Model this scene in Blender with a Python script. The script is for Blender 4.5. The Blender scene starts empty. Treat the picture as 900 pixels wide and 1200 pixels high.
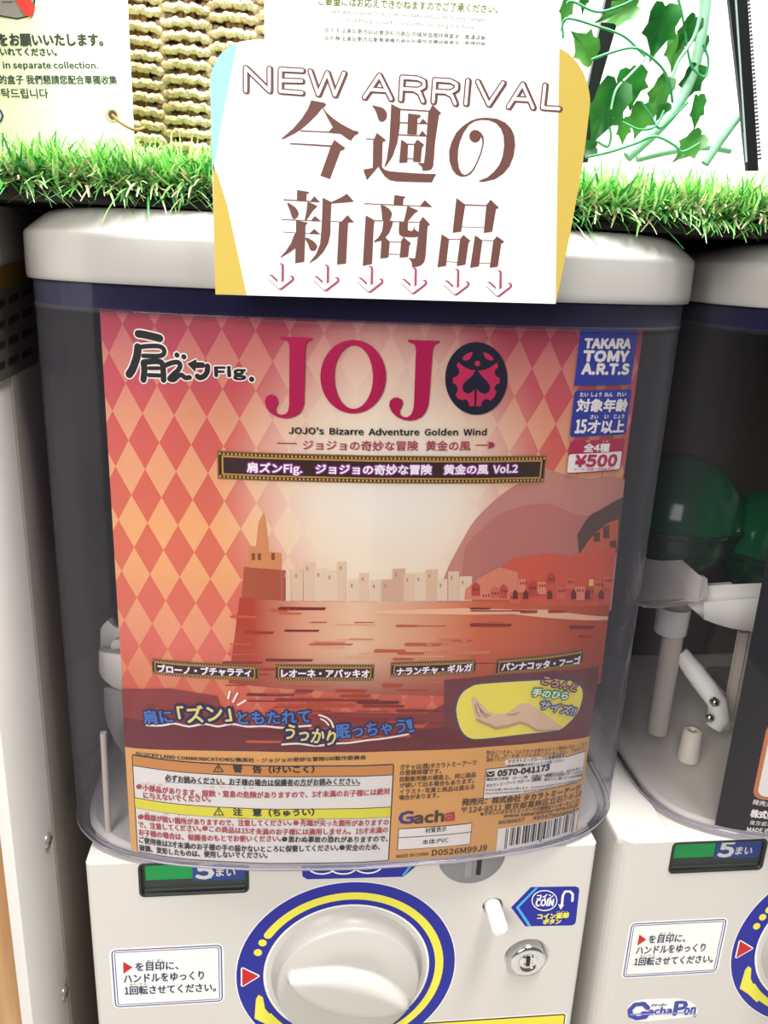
import bpy, bmesh, math, random
from math import sin, cos, pi, radians, hypot, atan2
from mathutils import Matrix, Vector
from mathutils.geometry import tessellate_polygon
random.seed(7)
scene = bpy.context.scene
COL = scene.collection
S = 0.01                     # everything below is written in centimetres

# ------------------------------------------------------------------ camera
F_PX = 950.1558
CX, CY, CZ = 8.7885, -33.35771, 33.58608
YAW, PITCH, ROLL = 0.12006, 0.30182, -0.04474
_fw = Vector((sin(YAW)*cos(PITCH), cos(YAW)*cos(PITCH), -sin(PITCH)))
_rt = Vector((cos(YAW), -sin(YAW), 0))
_dn = _fw.cross(_rt)
R_ = cos(ROLL)*_rt + sin(ROLL)*_dn
D_ = -sin(ROLL)*_rt + cos(ROLL)*_dn
cam = bpy.data.objects.new('camera', bpy.data.cameras.new('camera'))
COL.objects.link(cam)
cam.data.sensor_fit = 'VERTICAL'
cam.data.sensor_height = 24.0
cam.data.lens = F_PX/1200*24.0
cam.data.clip_start = 0.01
m = Matrix((R_, -D_, -_fw)).transposed().to_4x4()
m.translation = Vector((CX, CY, CZ))*S
cam.matrix_world = m
scene.camera = cam

# ------------------------------------------------------------------ light
scene.view_settings.view_transform = 'Standard'
scene.view_settings.look = 'None'
scene.view_settings.gamma = 1.0
scene.view_settings.use_curve_mapping = False
scene.view_settings.exposure = 0.0
scene.cycles.transparent_max_bounces = 24
w = bpy.data.worlds.new('shop_surroundings'); scene.world = w
w.use_nodes = True
bg = w.node_tree.nodes['Background']
bg.inputs['Color'].default_value = (0.95, 0.97, 1.0, 1)
bg.inputs['Strength'].default_value = 0.16

def area(name, loc, target, sx, sy, power, col=(1, 1, 1)):
    l = bpy.data.lights.new(name, 'AREA'); l.shape = 'RECTANGLE'
    l.size = sx*S; l.size_y = sy*S; l.energy = power; l.color = col
    o = bpy.data.objects.new(name, l); COL.objects.link(o)
    o.location = Vector(loc)*S
    d = Vector(target)-Vector(loc)
    o.rotation_euler = d.to_track_quat('-Z', 'Y').to_euler()
    return o
area('ceiling_lamp', (58, -22, 190), (14, -5, 22), 110, 30, 80.0, (1, .985, .96))
area('shelf_lamp', (16, 4, 110), (16, 14, 40), 110, 24, 24.0, (1, .99, .97))
area('aisle_lamp', (-50, -115, 85), (14, 0, 16), 80, 80, 22.0, (1, .97, .93))

# ------------------------------------------------------------------ helpers
def lin(h):
    h = h.lstrip('#'); v = [int(h[i:i+2], 16)/255 for i in (0, 2, 4)]
    return tuple(c/12.92 if c <= .04045 else ((c+.055)/1.055)**2.4 for c in v)+(1.0,)
MATS = {}
def mat(h, rough=.55, spec=.3, metal=0.0, key=None):
    k = key or (h, rough, spec, metal)
    if k in MATS: return MATS[k]
    ma = bpy.data.materials.new('paint_'+h.strip('#')); ma.use_nodes = True
    b = ma.node_tree.nodes['Principled BSDF']
    b.inputs['Base Color'].default_value = lin(h)
    b.inputs['Roughness'].default_value = rough
    b.inputs['Specular IOR Level'].default_value = spec
    b.inputs['Metallic'].default_value = metal
    MATS[k] = ma
    return ma
def bumpy(ma, scale, strength, dist=.002, detail=3, stretch=None):
    nt = ma.node_tree; n = nt.nodes; b = n['Principled BSDF']
    t = n.new('ShaderNodeTexCoord'); no = n.new('ShaderNodeTexNoise'); bu = n.new('ShaderNodeBump')
    no.inputs['Scale'].default_value = scale; no.inputs['Detail'].default_value = detail
    bu.inputs['Strength'].default_value = strength; bu.inputs['Distance'].default_value = dist
    src = t.outputs['Object']
    if stretch:
        mp = n.new('ShaderNodeMapping'); mp.inputs['Scale'].default_value = stretch
        nt.links.new(src, mp.inputs[0]); src = mp.outputs[0]
    nt.links.new(src, no.inputs['Vector']); nt.links.new(no.outputs['Fac'], bu.inputs['Height'])
    nt.links.new(bu.outputs[0], b.inputs['Normal'])
    return ma
def mottled(h1, h2, scale, rough=.6, stretch=None, spec=.3, detail=4):
    ma = bpy.data.materials.new('mottled_'+h1.strip('#')); ma.use_nodes = True
    nt = ma.node_tree; n = nt.nodes; b = n['Principled BSDF']
    b.inputs['Roughness'].default_value = rough; b.inputs['Specular IOR Level'].default_value = spec
    t = n.new('ShaderNodeTexCoord'); no = n.new('ShaderNodeTexNoise'); cr = n.new('ShaderNodeValToRGB')
    no.inputs['Scale'].default_value = scale; no.inputs['Detail'].default_value = detail
    cr.color_ramp.elements[0].color = lin(h1); cr.color_ramp.elements[0].position = .38
    cr.color_ramp.elements[1].color = lin(h2); cr.color_ramp.elements[1].position = .64
    src = t.outputs['Object']
    if stretch:
        mp = n.new('ShaderNodeMapping'); mp.inputs['Scale'].default_value = stretch
        nt.links.new(src, mp.inputs[0]); src = mp.outputs[0]
    nt.links.new(src, no.inputs['Vector']); nt.links.new(no.outputs['Fac'], cr.inputs[0])
    nt.links.new(cr.outputs[0], b.inputs['Base Color'])
    return ma
def clear_plastic(name, face, edge, refl=1.0, rough=.03, haze=None, hz0=0.0, hz1=0.0):
    """thin clear plastic: see-through with a fresnel gloss, tinted where seen edge-on"""
    ma = bpy.data.materials.new(name); ma.use_nodes = True
    nt = ma.node_tree; n = nt.nodes
    n.remove(n['Principled BSDF'])
    out = n['Material Output']
    tr = n.new('ShaderNodeBsdfTransparent'); gl = n.new('ShaderNodeBsdfGlossy'); mx = n.new('ShaderNodeMixShader')
    gl.inputs['Roughness'].default_value = rough
    fr = n.new('ShaderNodeFresnel'); fr.inputs['IOR'].default_value = 1.42
    lw = n.new('ShaderNodeLayerWeight'); lw.inputs['Blend'].default_value = .35
    mc = n.new('ShaderNodeMix'); mc.data_type = 'RGBA'
    mc.inputs[6].default_value = lin(face); mc.inputs[7].default_value = lin(edge)
    nt.links.new(lw.outputs['Facing'], mc.inputs[0]); nt.links.new(mc.outputs[2], tr.inputs['Color'])
    mul = n.new('ShaderNodeMath'); mul.operation = 'MULTIPLY'; mul.inputs[1].default_value = refl
    nt.links.new(fr.outputs[0], mul.inputs[0]); nt.links.new(mul.outputs[0], mx.inputs[0])
    body_ = tr
    if haze:                 # the plastic itself scatters a little, most where one looks along the wall
        df = n.new('ShaderNodeBsdfDiffuse'); df.inputs['Color'].default_value = lin(haze)
        mr = n.new('ShaderNodeMapRange'); mr.inputs[3].default_value = hz0; mr.inputs[4].default_value = hz1
        m2_ = n.new('ShaderNodeMixShader'); nt.links.new(lw.outputs['Facing'], mr.inputs[0]); nt.links.new(mr.outputs[0], m2_.inputs[0])
        nt.links.new(tr.outputs[0], m2_.inputs[1]); nt.links.new(df.outputs[0], m2_.inputs[2]); body_ = m2_
    nt.links.new(body_.outputs[0], mx.inputs[1]); nt.links.new(gl.outputs[0], mx.inputs[2])
    nt.links.new(mx.outputs[0], out.inputs['Surface'])
    return ma

def link(name, me, parent=None, mats=()):
    o = bpy.data.objects.new(name, me); COL.objects.link(o)
    for k in mats: me.materials.append(k)
    if parent is not None: o.parent = parent
    return o
def tag(o, label=None, cat=None, group=None, kind=None):
    if label: o['label'] = label
    if cat: o['category'] = cat
    if group: o['group'] = group
    if kind: o['kind'] = kind
    return o
def thing(name, label, cat, group=None):
    o = bpy.data.objects.new(name, None); COL.objects.link(o)
    o.empty_display_size = .02
    return tag(o, label, cat, group)

class MB:
    """collects faces (cm) with a material each, builds ONE mesh object"""
    def __init__(s): s.v = []; s.f = []; s.mi = []; s.mats = []; s.sm = []
    def m(s, ma):
        if ma not in s.mats: s.mats.append(ma)
        return s.mats.index(ma)
    def add(s, vs, fs, ma, smooth=False):
        o = len(s.v); s.v += [tuple(p) for p in vs]; k = s.m(ma)
        for f in fs: s.f.append(tuple(i+o for i in f)); s.mi.append(k); s.sm.append(smooth)
    def box(s, a, b, ma, bev=0.0):
        if bev <= 0:
            x0, y0, z0 = a; x1, y1, z1 = b
            vs = [(x, y, z) for z in (z0, z1) for y in (y0, y1) for x in (x0, x1)]
            s.add(vs, [(0, 2, 3, 1), (4, 5, 7, 6), (0, 1, 5, 4), (2, 6, 7, 3), (0, 4, 6, 2), (1, 3, 7, 5)], ma)
            return
        bm = bmesh.new(); bmesh.ops.create_cube(bm, size=1)
        for v in bm.verts:
            v.co = Vector([a[i]+(v.co[i]+.5)*(b[i]-a[i]) for i in range(3)])
        bmesh.ops.bevel(bm, geom=bm.edges[:], offset=bev, segments=3, profile=.5, affect='EDGES')
        s.bm(bm, ma, True)
    def bm(s, bm, ma, smooth=False):
        bm.verts.index_update()
        s.add([v.co for v in bm.verts], [tuple(v.index for v in f.verts) for f in bm.faces], ma, smooth)
        bm.free()
    def loft(s, rings, ma, cap0=False, cap1=False, smooth=True, closed=True):
        n = len(rings[0]); vs = [p for r in rings for p in r]; fs = []
        for j in range(len(rings)-1):
            for i in range(n if closed else n-1):
                k = (i+1) % n
                fs.append((j*n+i, j*n+k, (j+1)*n+k, (j+1)*n+i))
        s.add(vs, fs, ma, smooth)
        if cap0: s.add(rings[0], [tuple(range(n-1, -1, -1))], ma)
        if cap1: s.add(rings[-1], [tuple(range(n))], ma)
    def tube(s, pts, r, ma, n=8, cap=True, smooth=True):
        pts = [Vector(p) for p in pts]; rings = []; up = Vector((0, 0, 1)); prev = None
        for i, p in enumerate(pts):
            t = (pts[min(i+1, len(pts)-1)]-pts[max(i-1, 0)]).normalized()
            if prev is None:
                a = up if abs(t.dot(up)) < .9 else Vector((1, 0, 0))
                x = t.cross(a).normalized()
            else:
                x = (prev-t*prev.dot(t)).normalized()
            prev = x; y = t.cross(x)
            rr = r[i] if isinstance(r, (list, tuple)) else r
            rings.append([p+x*cos(2*pi*k/n)*rr+y*sin(2*pi*k/n)*rr for k in range(n)])
        s.loft(rings, ma, cap, cap, smooth)
    def lathe(s, c, prof, ma, axis='y', n=32, a0=0.0, cap0=False, cap1=False):
        """prof: (radius, along) ; axis y grows towards the viewer (-y), axis z grows up"""
        rings = []
        for r, h in prof:
            ring = []
            for k in range(n):
                a = a0+2*pi*k/n
                if axis == 'y': ring.append((c[0]+r*cos(a), c[1]-h, c[2]+r*sin(a)))
                else: ring.append((c[0]+r*cos(a), c[1]+r*sin(a), c[2]+h))
            rings.append(ring)
        s.loft(rings, ma, cap0, cap1)
    def build(s, name, parent=None, recalc=True):
        me = bpy.data.meshes.new(name)
        me.from_pydata([(x*S, y*S, z*S) for x, y, z in s.v], [], s.f)
        for ma in s.mats: me.materials.append(ma)
        for p, k, q in zip(me.polygons, s.mi, s.sm): p.material_index = k; p.use_smooth = q
        if recalc:
            bm = bmesh.new(); bm.from_mesh(me); bmesh.ops.recalc_face_normals(bm, faces=bm.faces[:]); bm.to_mesh(me); bm.free()
        me.update()
        return link(name, me, parent)

def catmull(pts, n=6, closed=False):
    out = []; m_ = len(pts)
    rng = range(m_) if closed else range(m_-1)
    for i in rng:
        p0 = pts[(i-1) % m_] if closed or i > 0 else pts[i]
        p1 = pts[i]; p2 = pts[(i+1) % m_]
        p3 = pts[(i+2) % m_] if closed or i+2 < m_ else pts[i+1]
        for k in range(n):
            t = k/n
            out.append(tuple(.5*(2*b+(c-a)*t+(2*a-5*b+4*c-d)*t*t+(-a+3*b-3*c+d)*t**3) for a, b, c, d in zip(p0, p1, p2, p3)))
    if not closed: out.append(tuple(pts[-1]))
    return out

# ---- turning a photo measurement into a point of a real surface
C_ = Vector((CX, CY, CZ))
def ray(px, py): return R_*((px-450)/F_PX)+D_*((py-600)/F_PX)+_fw
def on_y(px, py, y):
    d = ray(px, py); return C_+d*((y-CY)/d.y)
def on_x(px, py, x):
    d = ray(px, py); return C_+d*((x-CX)/d.x)
def on_z(px, py, z):
    d = ray(px, py); return C_+d*((z-CZ)/d.z)

# ---- outlines of the clear cases (x from the middle, y)
M1X, M2X = 12.25, 28.5+10.8
HALF1 = [(0, -1.33), (4, -1.18), (6, -.97), (8.3, -.64), (10, -.22), (11, .12), (11.8, .5), (12.6, 1.0), (13.4, 1.75), (14.0, 2.6), (14.3, 3.5), (14.5, 4.8), (14.55, 7)]
HALF2 = [(0, -1.1), (2, -.98), (4.35, -.5), (5.4, -.26), (6.4, .05), (7.5, .66), (8.5, 1.54), (9.15, 2.7), (9.45, 4.0), (9.5, 5.2), (9.5, 7)]
def front_line(half, cx):
    h = catmull(half, 5)
    return [(cx-x, y) for x, y in reversed(h)][:-1]+[(cx+x, y) for x, y in h]
def offset_line(line, off):
    out = []
    for i, (x, y) in enumerate(line):
        a = line[max(i-1, 0)]; b = line[min(i+1, len(line)-1)]
        tx, ty = b[0]-a[0], b[1]-a[1]; L = hypot(tx, ty)
        out.append((x+ty/L*off, y-tx/L*off))      # outward = towards the viewer
    return out
FL1 = front_line(HALF1, M1X)
HALF2 = [(a*1.137, b) for a, b in HALF2]
FL2 = front_line(HALF2, M2X)
def loop(line, off, back, z):
    l = offset_line(line, off)
    return [(x, y, z) for x, y in l]+[(l[-1][0], back+off, z), (l[0][0], back+off, z)]

class Plane:                 # upright plane facing the viewer
    curved = False
    def __init__(s, y): s.y = y
    def inv(s, px, py):
        p = on_y(px, py, s.y); return (p.x, p.z)
    def at(s, u, v, off): return (u, s.y-off, v)
class Case:                  # the curved front of a case
    curved = True
    def __init__(s, line, off):
        s.l = offset_line(line, off); s.n = []
        s.s = [0.0]
        for a, b in zip(s.l, s.l[1:]): s.s.append(s.s[-1]+hypot(b[0]-a[0], b[1]-a[1]))
        for i in range(len(s.l)):
            a = s.l[max(i-1, 0)]; b = s.l[min(i+1, len(s.l)-1)]
            L = hypot(b[0]-a[0], b[1]-a[1]); s.n.append(((b[1]-a[1])/L, -(b[0]-a[0])/L))
    def inv(s, px, py):
        d = ray(px, py)
        for i, (a, b) in enumerate(zip(s.l, s.l[1:])):
            ex, ey = b[0]-a[0], b[1]-a[1]
            den = d.x*(-ey)+ex*d.y
            if abs(den) < 1e-9: continue
            qx, qy = a[0]-CX, a[1]-CY
            t = (qx*(-ey)+ex*qy)/den
            k = (d.x*qy-d.y*qx)/den
            if t > 0 and -1e-6 <= k <= 1+1e-6 and s.n[i][0]*d.x+s.n[i][1]*d.y < 0:
                return (s.s[i]+k*(s.s[i+1]-s.s[i]), CZ+t*d.z)
        raise ValueError('misses the case %s %s' % (px, py))
    def at(s, u, v, off):
        i = 0; lo, hi = 0, len(s.s)-2
        while lo < hi:
            mid = (lo+hi+1)//2
            if s.s[mid] <= u: lo = mid
            else: hi = mid-1
        i = lo; k = (u-s.s[i])/(s.s[i+1]-s.s[i])
        x = s.l[i][0]+k*(s.l[i+1][0]-s.l[i][0]); y = s.l[i][1]+k*(s.l[i+1][1]-s.l[i][1])
        nx = s.n[i][0]+k*(s.n[i+1][0]-s.n[i][0]); ny = s.n[i][1]+k*(s.n[i+1][1]-s.n[i][1])
        return (x+nx*off, y+ny*off, v)

GLYPH = {}
FONT_DIR = bpy.utils.system_resource('DATAFILES', path='fonts')     # the faces that ship inside Blender
def face(f):
    try: return bpy.data.fonts.load(FONT_DIR+'/'+f)
    except Exception: return None
CJK = face('Noto Sans CJK Regular.woff2')
def glyphs(t):
    if t in GLYPH: return GLYPH[t]
    c = bpy.data.curves.new('lettering', 'FONT'); c.body = t; c.resolution_u = 2
    f = CJK if any(k.isascii() and k.isalnum() for k in t) else None      # plain kana and kanji fall back to the same face by themselves
    if f: c.font = f
    o = bpy.data.objects.new('lettering', c); COL.objects.link(o)
    bpy.context.view_layer.update()
    dg = bpy.context.evaluated_depsgraph_get()
    me = bpy.data.meshes.new_from_object(o.evaluated_get(dg))
    vs = [(v.co.x, v.co.y) for v in me.vertices]; fs = [tuple(p.vertices) for p in me.polygons]
    bpy.data.objects.remove(o); bpy.data.curves.remove(c); bpy.data.meshes.remove(me)
    GLYPH[t] = (vs, fs); return GLYPH[t]

LAY = 0.012                  # one layer of ink, cm
class Print:
    """flat printing on a Plane or a Case; points in photo pixels are sent onto the surface"""
    def __init__(s, surf): s.s = surf; s.mb = MB(); s.k = 0
    def uv(s, pts): return [s.s.inv(*p) for p in pts]
    def put(s, uv, fs, ma, lay, smooth=False):
        s.k = (s.k+1) % 240        # every new mark sits a hair above the one before, so inks never share a plane
        s.mb.add([s.s.at(u, v, lay*LAY+s.k*4e-5) for u, v in uv], fs, ma, smooth)
    def polyuv(s, uv, ma, lay, holes=()):
        if s.s.curved and (max(p[0] for p in uv)-min(p[0] for p in uv)) > 1.0:
            bm = bmesh.new()
            loops = [[Vector((a, b, 0)) for a, b in uv]]+[[Vector((a, b, 0)) for a, b in h] for h in holes]
            flat = [p for l in loops for p in l]
            vs = [bm.verts.new(p) for p in flat]
            for t in tessellate_polygon(loops):
                try: bm.faces.new([vs[i] for i in t])
                except ValueError: pass
            u0 = min(p[0] for p in uv); u1 = max(p[0] for p in uv); k = math.ceil(u0/.7)*.7
            while k < u1:
                bmesh.ops.bisect_plane(bm, geom=bm.verts[:]+bm.edges[:]+bm.faces[:], plane_co=(k, 0, 0), plane_no=(1, 0, 0)); k += .7
            bm.verts.index_update()
            s.put([(v.co.x, v.co.y) for v in bm.verts], [tuple(v.index for v in f.verts) for f in bm.faces], ma, lay)
            bm.free(); return
        loops = [[Vector((a, b, 0)) for a, b in uv]]+[[Vector((a, b, 0)) for a, b in h] for h in holes]
        s.put([(p.x, p.y) for l in loops for p in l], [tuple(t) for t in tessellate_polygon(loops)], ma, lay)
    def poly(s, pts, ma, lay=1, holes=()):
        s.polyuv(s.uv(pts), ma, lay, [s.uv(h) for h in holes])
    def stroke(s, pts, wpx, ma, lay=1, cap=True, closed=False, dx=0, dy=0):
        """a rounded pen stroke, width in photo pixels at its place"""
        pts = [(x+dx, y+dy) for x, y in pts]
        uv = s.uv(pts)
        a = s.s.inv(pts[0][0], pts[0][1]); b = s.s.inv(pts[0][0], pts[0][1]-10)
        k = abs(b[1]-a[1])/10; wd = wpx*k/2
        n = len(uv); seg = list(zip(uv, uv[1:]))+([(uv[-1], uv[0])] if closed else [])
        for (p, q) in seg:
            L = hypot(q[0]-p[0], q[1]-p[1])
            if L < 1e-9: continue
            nx, ny = -(q[1]-p[1])/L*wd, (q[0]-p[0])/L*wd
            s.put([(p[0]+nx, p[1]+ny), (p[0]-nx, p[1]-ny), (q[0]-nx, q[1]-ny), (q[0]+nx, q[1]+ny)], [(0, 1, 2, 3)], ma, lay)
        for i, p in enumerate(uv):
            if not cap and not closed and i in (0, n-1): continue
            s.put([(p[0]+wd*cos(2*pi*j/12), p[1]+wd*sin(2*pi*j/12)) for j in range(12)], [tuple(range(12))], ma, lay)
    def disc(s, cx, cy, rx, ry, ma, lay=1, n=40, rin=None):
        out = [(cx+rx*cos(2*pi*i/n), cy+ry*sin(2*pi*i/n)) for i in range(n)]
        h = [[(cx+rin[0]*cos(2*pi*i/n), cy+rin[1]*sin(2*pi*i/n)) for i in range(n)]] if rin else []
        s.poly(out, ma, lay, h)
    def box(s, tl, tr, br, bl, ma, lay=1, r=0.0, inset=0.0, hole=None):
        """upright rectangle read from its four corners, r / inset in cm"""
        a, b, c, d = s.uv([tl, tr, br, bl])
        u0 = (a[0]+d[0])/2; u1 = (b[0]+c[0])/2; v1 = (a[1]+b[1])/2; v0 = (c[1]+d[1])/2
        def rr(i, r):
            x0, x1, y0, y1 = u0+i, u1-i, v0+i, v1-i
            if r <= 0: return [(x0, y0), (x1, y0), (x1, y1), (x0, y1)]
            o = []
            for cx, cy, a0 in ((x1-r, y0+r, -90), (x1-r, y1-r, 0), (x0+r, y1-r, 90), (x0+r, y0+r, 180)):
                o += [(cx+r*cos(radians(a0+t)), cy+r*sin(radians(a0+t))) for t in (0, 22.5, 45, 67.5, 90)]
            return o
        s.polyuv(rr(inset, max(r-inset, 0)), ma, lay, [rr(hole, max(r-hole, .0))] if hole else [])
        return u0+inset, u1-inset, v0+inset, v1-inset
    def text(s, t, bl, br, h, ma, lay=3, bold=0.0, halo=0.0, hma=None, slant=0.0):
        """one line of lettering from its lower left to lower right end, h = height in pixels; halo/bold in pixels"""
        vs, fs = glyphs(t)
        x0 = min(v[0] for v in vs); x1 = max(v[0] for v in vs); y0 = min(v[1] for v in vs); y1 = max(v[1] for v in vs)
        if y0 < -.14: y0 = 0.0
        a, b = s.uv([bl, br]); c = s.s.inv(bl[0], bl[1]-h)
        H = c[1]-a[1]; k = H/h; ux, uy = b[0]-a[0], b[1]-a[1]; L = hypot(ux, uy)
        def place(dx, dy):
            o = []
            for x, y in vs:
                t_ = (x-x0)/(x1-x0); q = (y-y0)/(y1-y0)*H
                o.append((a[0]+ux*t_+dx-uy/L*q+slant*q, a[1]+uy*t_+ux/L*q+dy))
            return o
        def ring(rad, m_): return [(rad*k*cos(2*pi*i/m_), rad*k*sin(2*pi*i/m_)) for i in range(m_)]
        if halo:
            for d in ring(halo+bold, 14)+ring((halo+bold)*.5, 6): s.put(place(*d), fs, hma, lay-1)
        for d in (ring(bold, 6) if bold else [(0, 0)]): s.put(place(*d), fs, ma, lay)
    def build(s, name, parent=None): return s.mb.build(name, parent, recalc=False)

# ------------------------------------------------------------------ materials
WHITE_PL = bumpy(mat('cbc7c1', .32, .45, key='white_plastic'), 300, .04)
LID_PL = mat('a8a5a1', .22, .5, key='lid_plastic')
DIAL_PL = mat('bab6b0', .35, .4, key='dial_plastic')
PAPER = mat('f4f4f2', .6, .2)
INK = mat('1d1a1c', .5, .2); WHITE = mat('eeebe6', .5, .2)
NAVY = mat('23349a', .45, .3); LABEL_BLUE = mat('1c2390', .4, .3)
DIAL_YEL = mat('e3dc4c', .45, .3); DIAL_RED = mat('c01f26', .45, .3)
CHROME = mat('d8d8d8', .12, .5, 1.0); BLACK = mat('0c0c0d', .4, .4)
CLEAR = clear_plastic('case_plastic', 'ffffff', 'e6e4f2', .5, .03, '8d8b94', .0, .38)
BAND = clear_plastic('band_plastic', '7d78a4', '4a4478', .5, .05, '34305e', .3, .6)
LIP = clear_plastic('lip_plastic', 'd4d2de', 'a8a6ba', 1.0, .1, 'b2b0ba', .35, .6)

# ------------------------------------------------------------------ room around the machines
def wood_mat():
    ma = mottled('a87e54', 'c6a174', 9, .55, (9, 9, .8)); return ma
mb = MB(); mb.box((-40, -2.0, -22), (-3.75, 26, 60), wood_mat()); tag(mb.build('wall_left'), kind='structure')
mb = MB(); mb.box((-45, -80, -24), (85, 60, -22), mottled('8f8b86', 'a39f99', 20, .5)); tag(mb.build('floor'), kind='structure')
mb = MB(); mb.box((-45, 58, -22), (85, 60, 120), mat('f2f2f2', .7)); tag(mb.build('wall_back'), kind='structure')
mb = MB(); mb.box((-3.7, 1.4, 35.16), (75, 57, 35.5), mat('26231f', .6)); tag(mb.build('trim_1'), kind='structure')
mb = MB(); mb.box((-3.7, 26.2, -22), (75, 27.2, 35.1), mat('3b332e', .8)); tag(mb.build('wall_rear'), kind='structure')

# white side board with screws
board = thing('side_board', 'tall white side board with screws between the wood and the machine', 'board')
WB = mat('dcd8d3', .45, .3)
mb = MB(); mb.box((-3.72, -2.25, -22), (-3.2, 26, 35.0), WB, .06); mb.build('panel', board)
mb = MB(); mb.box((-3.2, 2.9, -22), (-3.08, 26, 35.0), mat('a39b92', .5, .3), .03); mb.build('shade_panel', board)  # added panel; its darker tone stands for shade deeper in the gap
for px, py in ((55, 985), (75, 1163)):
    p = on_x(px, py, -3.2); mb = MB()
    rings = []
    for r, h in ((.42, 0), (.42, .06), (.34, .14), (.2, .18), (.05, .19)):
        rings.append([(p.x+h, p.y+r*cos(a*pi/12), p.z+r*sin(a*pi/12)) for a in range(24)])
    mb.loft(rings, mat('b9b7b2', .3, .5, .6), False, True)
    sc = mb.build('screw', board)
    mb = MB(); mb.box((p.x+.17, p.y-.26, p.z-.04), (p.x+.2, p.y+.26, p.z+.04), BLACK); mb.build('slot', sc)

mb = MB()
def side_quad(px4, x, ma):
    q = [on_x(px, py, x) for px, py in px4]; mb.add([tuple(p) for p in q], [(0, 1, 2, 3)], ma)
side_quad([(-16, 316), (44, 300), (45, 425), (-8, 452)], -3.06, mat('5e5850', .6))
side_quad([(-16, 316), (44, 300), (44, 322), (-14, 345)], -3.05, mat('7a5c1c', .6))
for k in range(4):
    for j in range(3):
        y0 = 350+k*24-j*8; x0 = -6+j*16
        side_quad([(x0, y0+6), (x0+12, y0), (x0+12, y0+9), (x0, y0+15)], -3.05, mat('26221f', .6))
mb.build('side_label', board, False)

# ------------------------------------------------------------------ capsule machines
PITCH_X = 27.19171
class Panel(Plane):
    """the front panel of the machine; dx says which machine a pixel was read from"""
    def __init__(s, y, dx=0.0): s.y = y; s.dx = dx
    def inv(s, px, py):
        p = on_y(px, py, s.y); return (p.x-s.dx, p.z)
m1 = thing('capsule_machine', 'white capsule machine with clear case holding the red diamond-pattern poster', 'capsule machine', 'capsule machines in a row')
m2 = thing('capsule_machine', 'right-hand capsule machine, half out of frame, with green capsules in its case', 'capsule machine', 'capsule machines in a row')

# display window numbers
DX0, DX1, DZ0, DZ1 = 1.65, 6.83, 3.27, 5.12
coin_c = on_y(553, 1002, 0); ret_c = on_y(577.5, 1062, 0); lock_c = on_y(617.5, 1123, 0)
DIAL = (11.95, -2.2)

def solid(mb_fn):
    mb_ = MB(); mb_fn(mb_); return mb_.build('cutter')
def cut(obj, cutters):
    for c in cutters:
        md = obj.modifiers.new('cut', 'BOOLEAN'); md.operation = 'DIFFERENCE'; md.solver = 'EXACT'; md.object = c
    bpy.context.view_layer.update()
    dg = bpy.context.evaluated_depsgraph_get()
    me = bpy.data.meshes.new_from_object(obj.evaluated_get(dg))
    obj.modifiers.clear(); old = obj.data; obj.data = me; bpy.data.meshes.remove(old)
    for c in cutters: bpy.data.objects.remove(c)
def round_rect(x0, x1, z0, z1, r):
    o = []
    for cx, cz, a0 in ((x1-r, z0+r, -90), (x1-r, z1-r, 0), (x0+r, z1-r, 90), (x0+r, z0+r, 180)):
        o += [(cx+r*cos(radians(a0+t)), cz+r*sin(radians(a0+t))) for t in (0, 22.5, 45, 67.5, 90)]
    return o
def prism(mb_, pts, y0, y1, ma):
    mb_.loft([[(x, y0, z) for x, z in pts], [(x, y1, z) for x, z in pts]], ma, True, True, False)

def body(root, x0, x1, rad, dx):
    mb_ = MB()
    o = []                       # plan with rounded front corners
    for k in range(7):
        a = radians(180+15*k); o.append((x0+rad+rad*cos(a), rad+rad*sin(a)))
    for k in range(7):
        a = radians(270+15*k); o.append((x1-rad+rad*cos(a), rad+rad*sin(a)))
    o += [(x1, 24.0), (x0, 24.0)]
    mb_.loft([[(x, y, -22) for x, y in o], [(x, y, 5.2) for x, y in o]], WHITE_PL, True, True, False)
    b = mb_.build('body', root)
    cs = [solid(lambda q: prism(q, round_rect(DX0+dx, DX1+dx, DZ0, DZ1, .22), -1, .55, mat('1a1d1c', .4))),
          solid(lambda q: q.lathe((ret_c.x+dx, 0, ret_c.z), [(.56, -1.2), (.56, .5)], mat('5d5852', .6), n=28, cap0=True, cap1=True)),
          solid(lambda q: q.lathe((lock_c.x+dx, 0, lock_c.z), [(.95, -.7), (1.3, 0), (1.35, .3)], WHITE_PL, n=36, cap0=True, cap1=True)),
          solid(lambda q: q.lathe((coin_c.x+dx, 0, coin_c.z), [(1.75, -.5), (1.75, .4)], mat('4b4b4b', .5), n=40, cap0=True, cap1=True))]
    cut(b, cs)
    return b
body(m1, -.9, 24.7, .3, 0.0)
body(m2, 25.95, 51.9, .95, PITCH_X)

# --- parts both machines share are built once at the first machine; the second gets copies
shared = []
def share(o): shared.append(o); return o
# display
dw = MB()
prism(dw, round_rect(DX0-.07, DX1+.07, DZ0-.07, DZ1+.07, .27), -.03, .02, mat('2c2f2e', .35))
fr = MB()
o_, i_ = round_rect(DX0-.06, DX1+.06, DZ0-.06, DZ1+.06, .27), round_rect(DX0+.05, DX1-.05, DZ0+.05, DZ1-.05, .2)
fr.loft([[(x, .0, z) for x, z in o_], [(x, -.05, z) for x, z in o_], [(x, -.05, z) for x, z in i_], [(x, .5, z) for x, z in i_]], mat('242726', .35))
frame = share(fr.build('display_frame', m1))
P = Print(Panel(.22, PITCH_X))
P.polyuv([(DX0, DZ0), (DX1, DZ0), (DX1, DZ1), (DX0, DZ1)], mat('39403d', .3), 0)
P.polyuv([(DX0+.22, DZ0+.72), (DX0+2.5, DZ0+.72), (DX0+2.5, DZ1-.1), (DX0+.22, DZ1-.1)], mat('12ac58', .35), 1)
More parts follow.
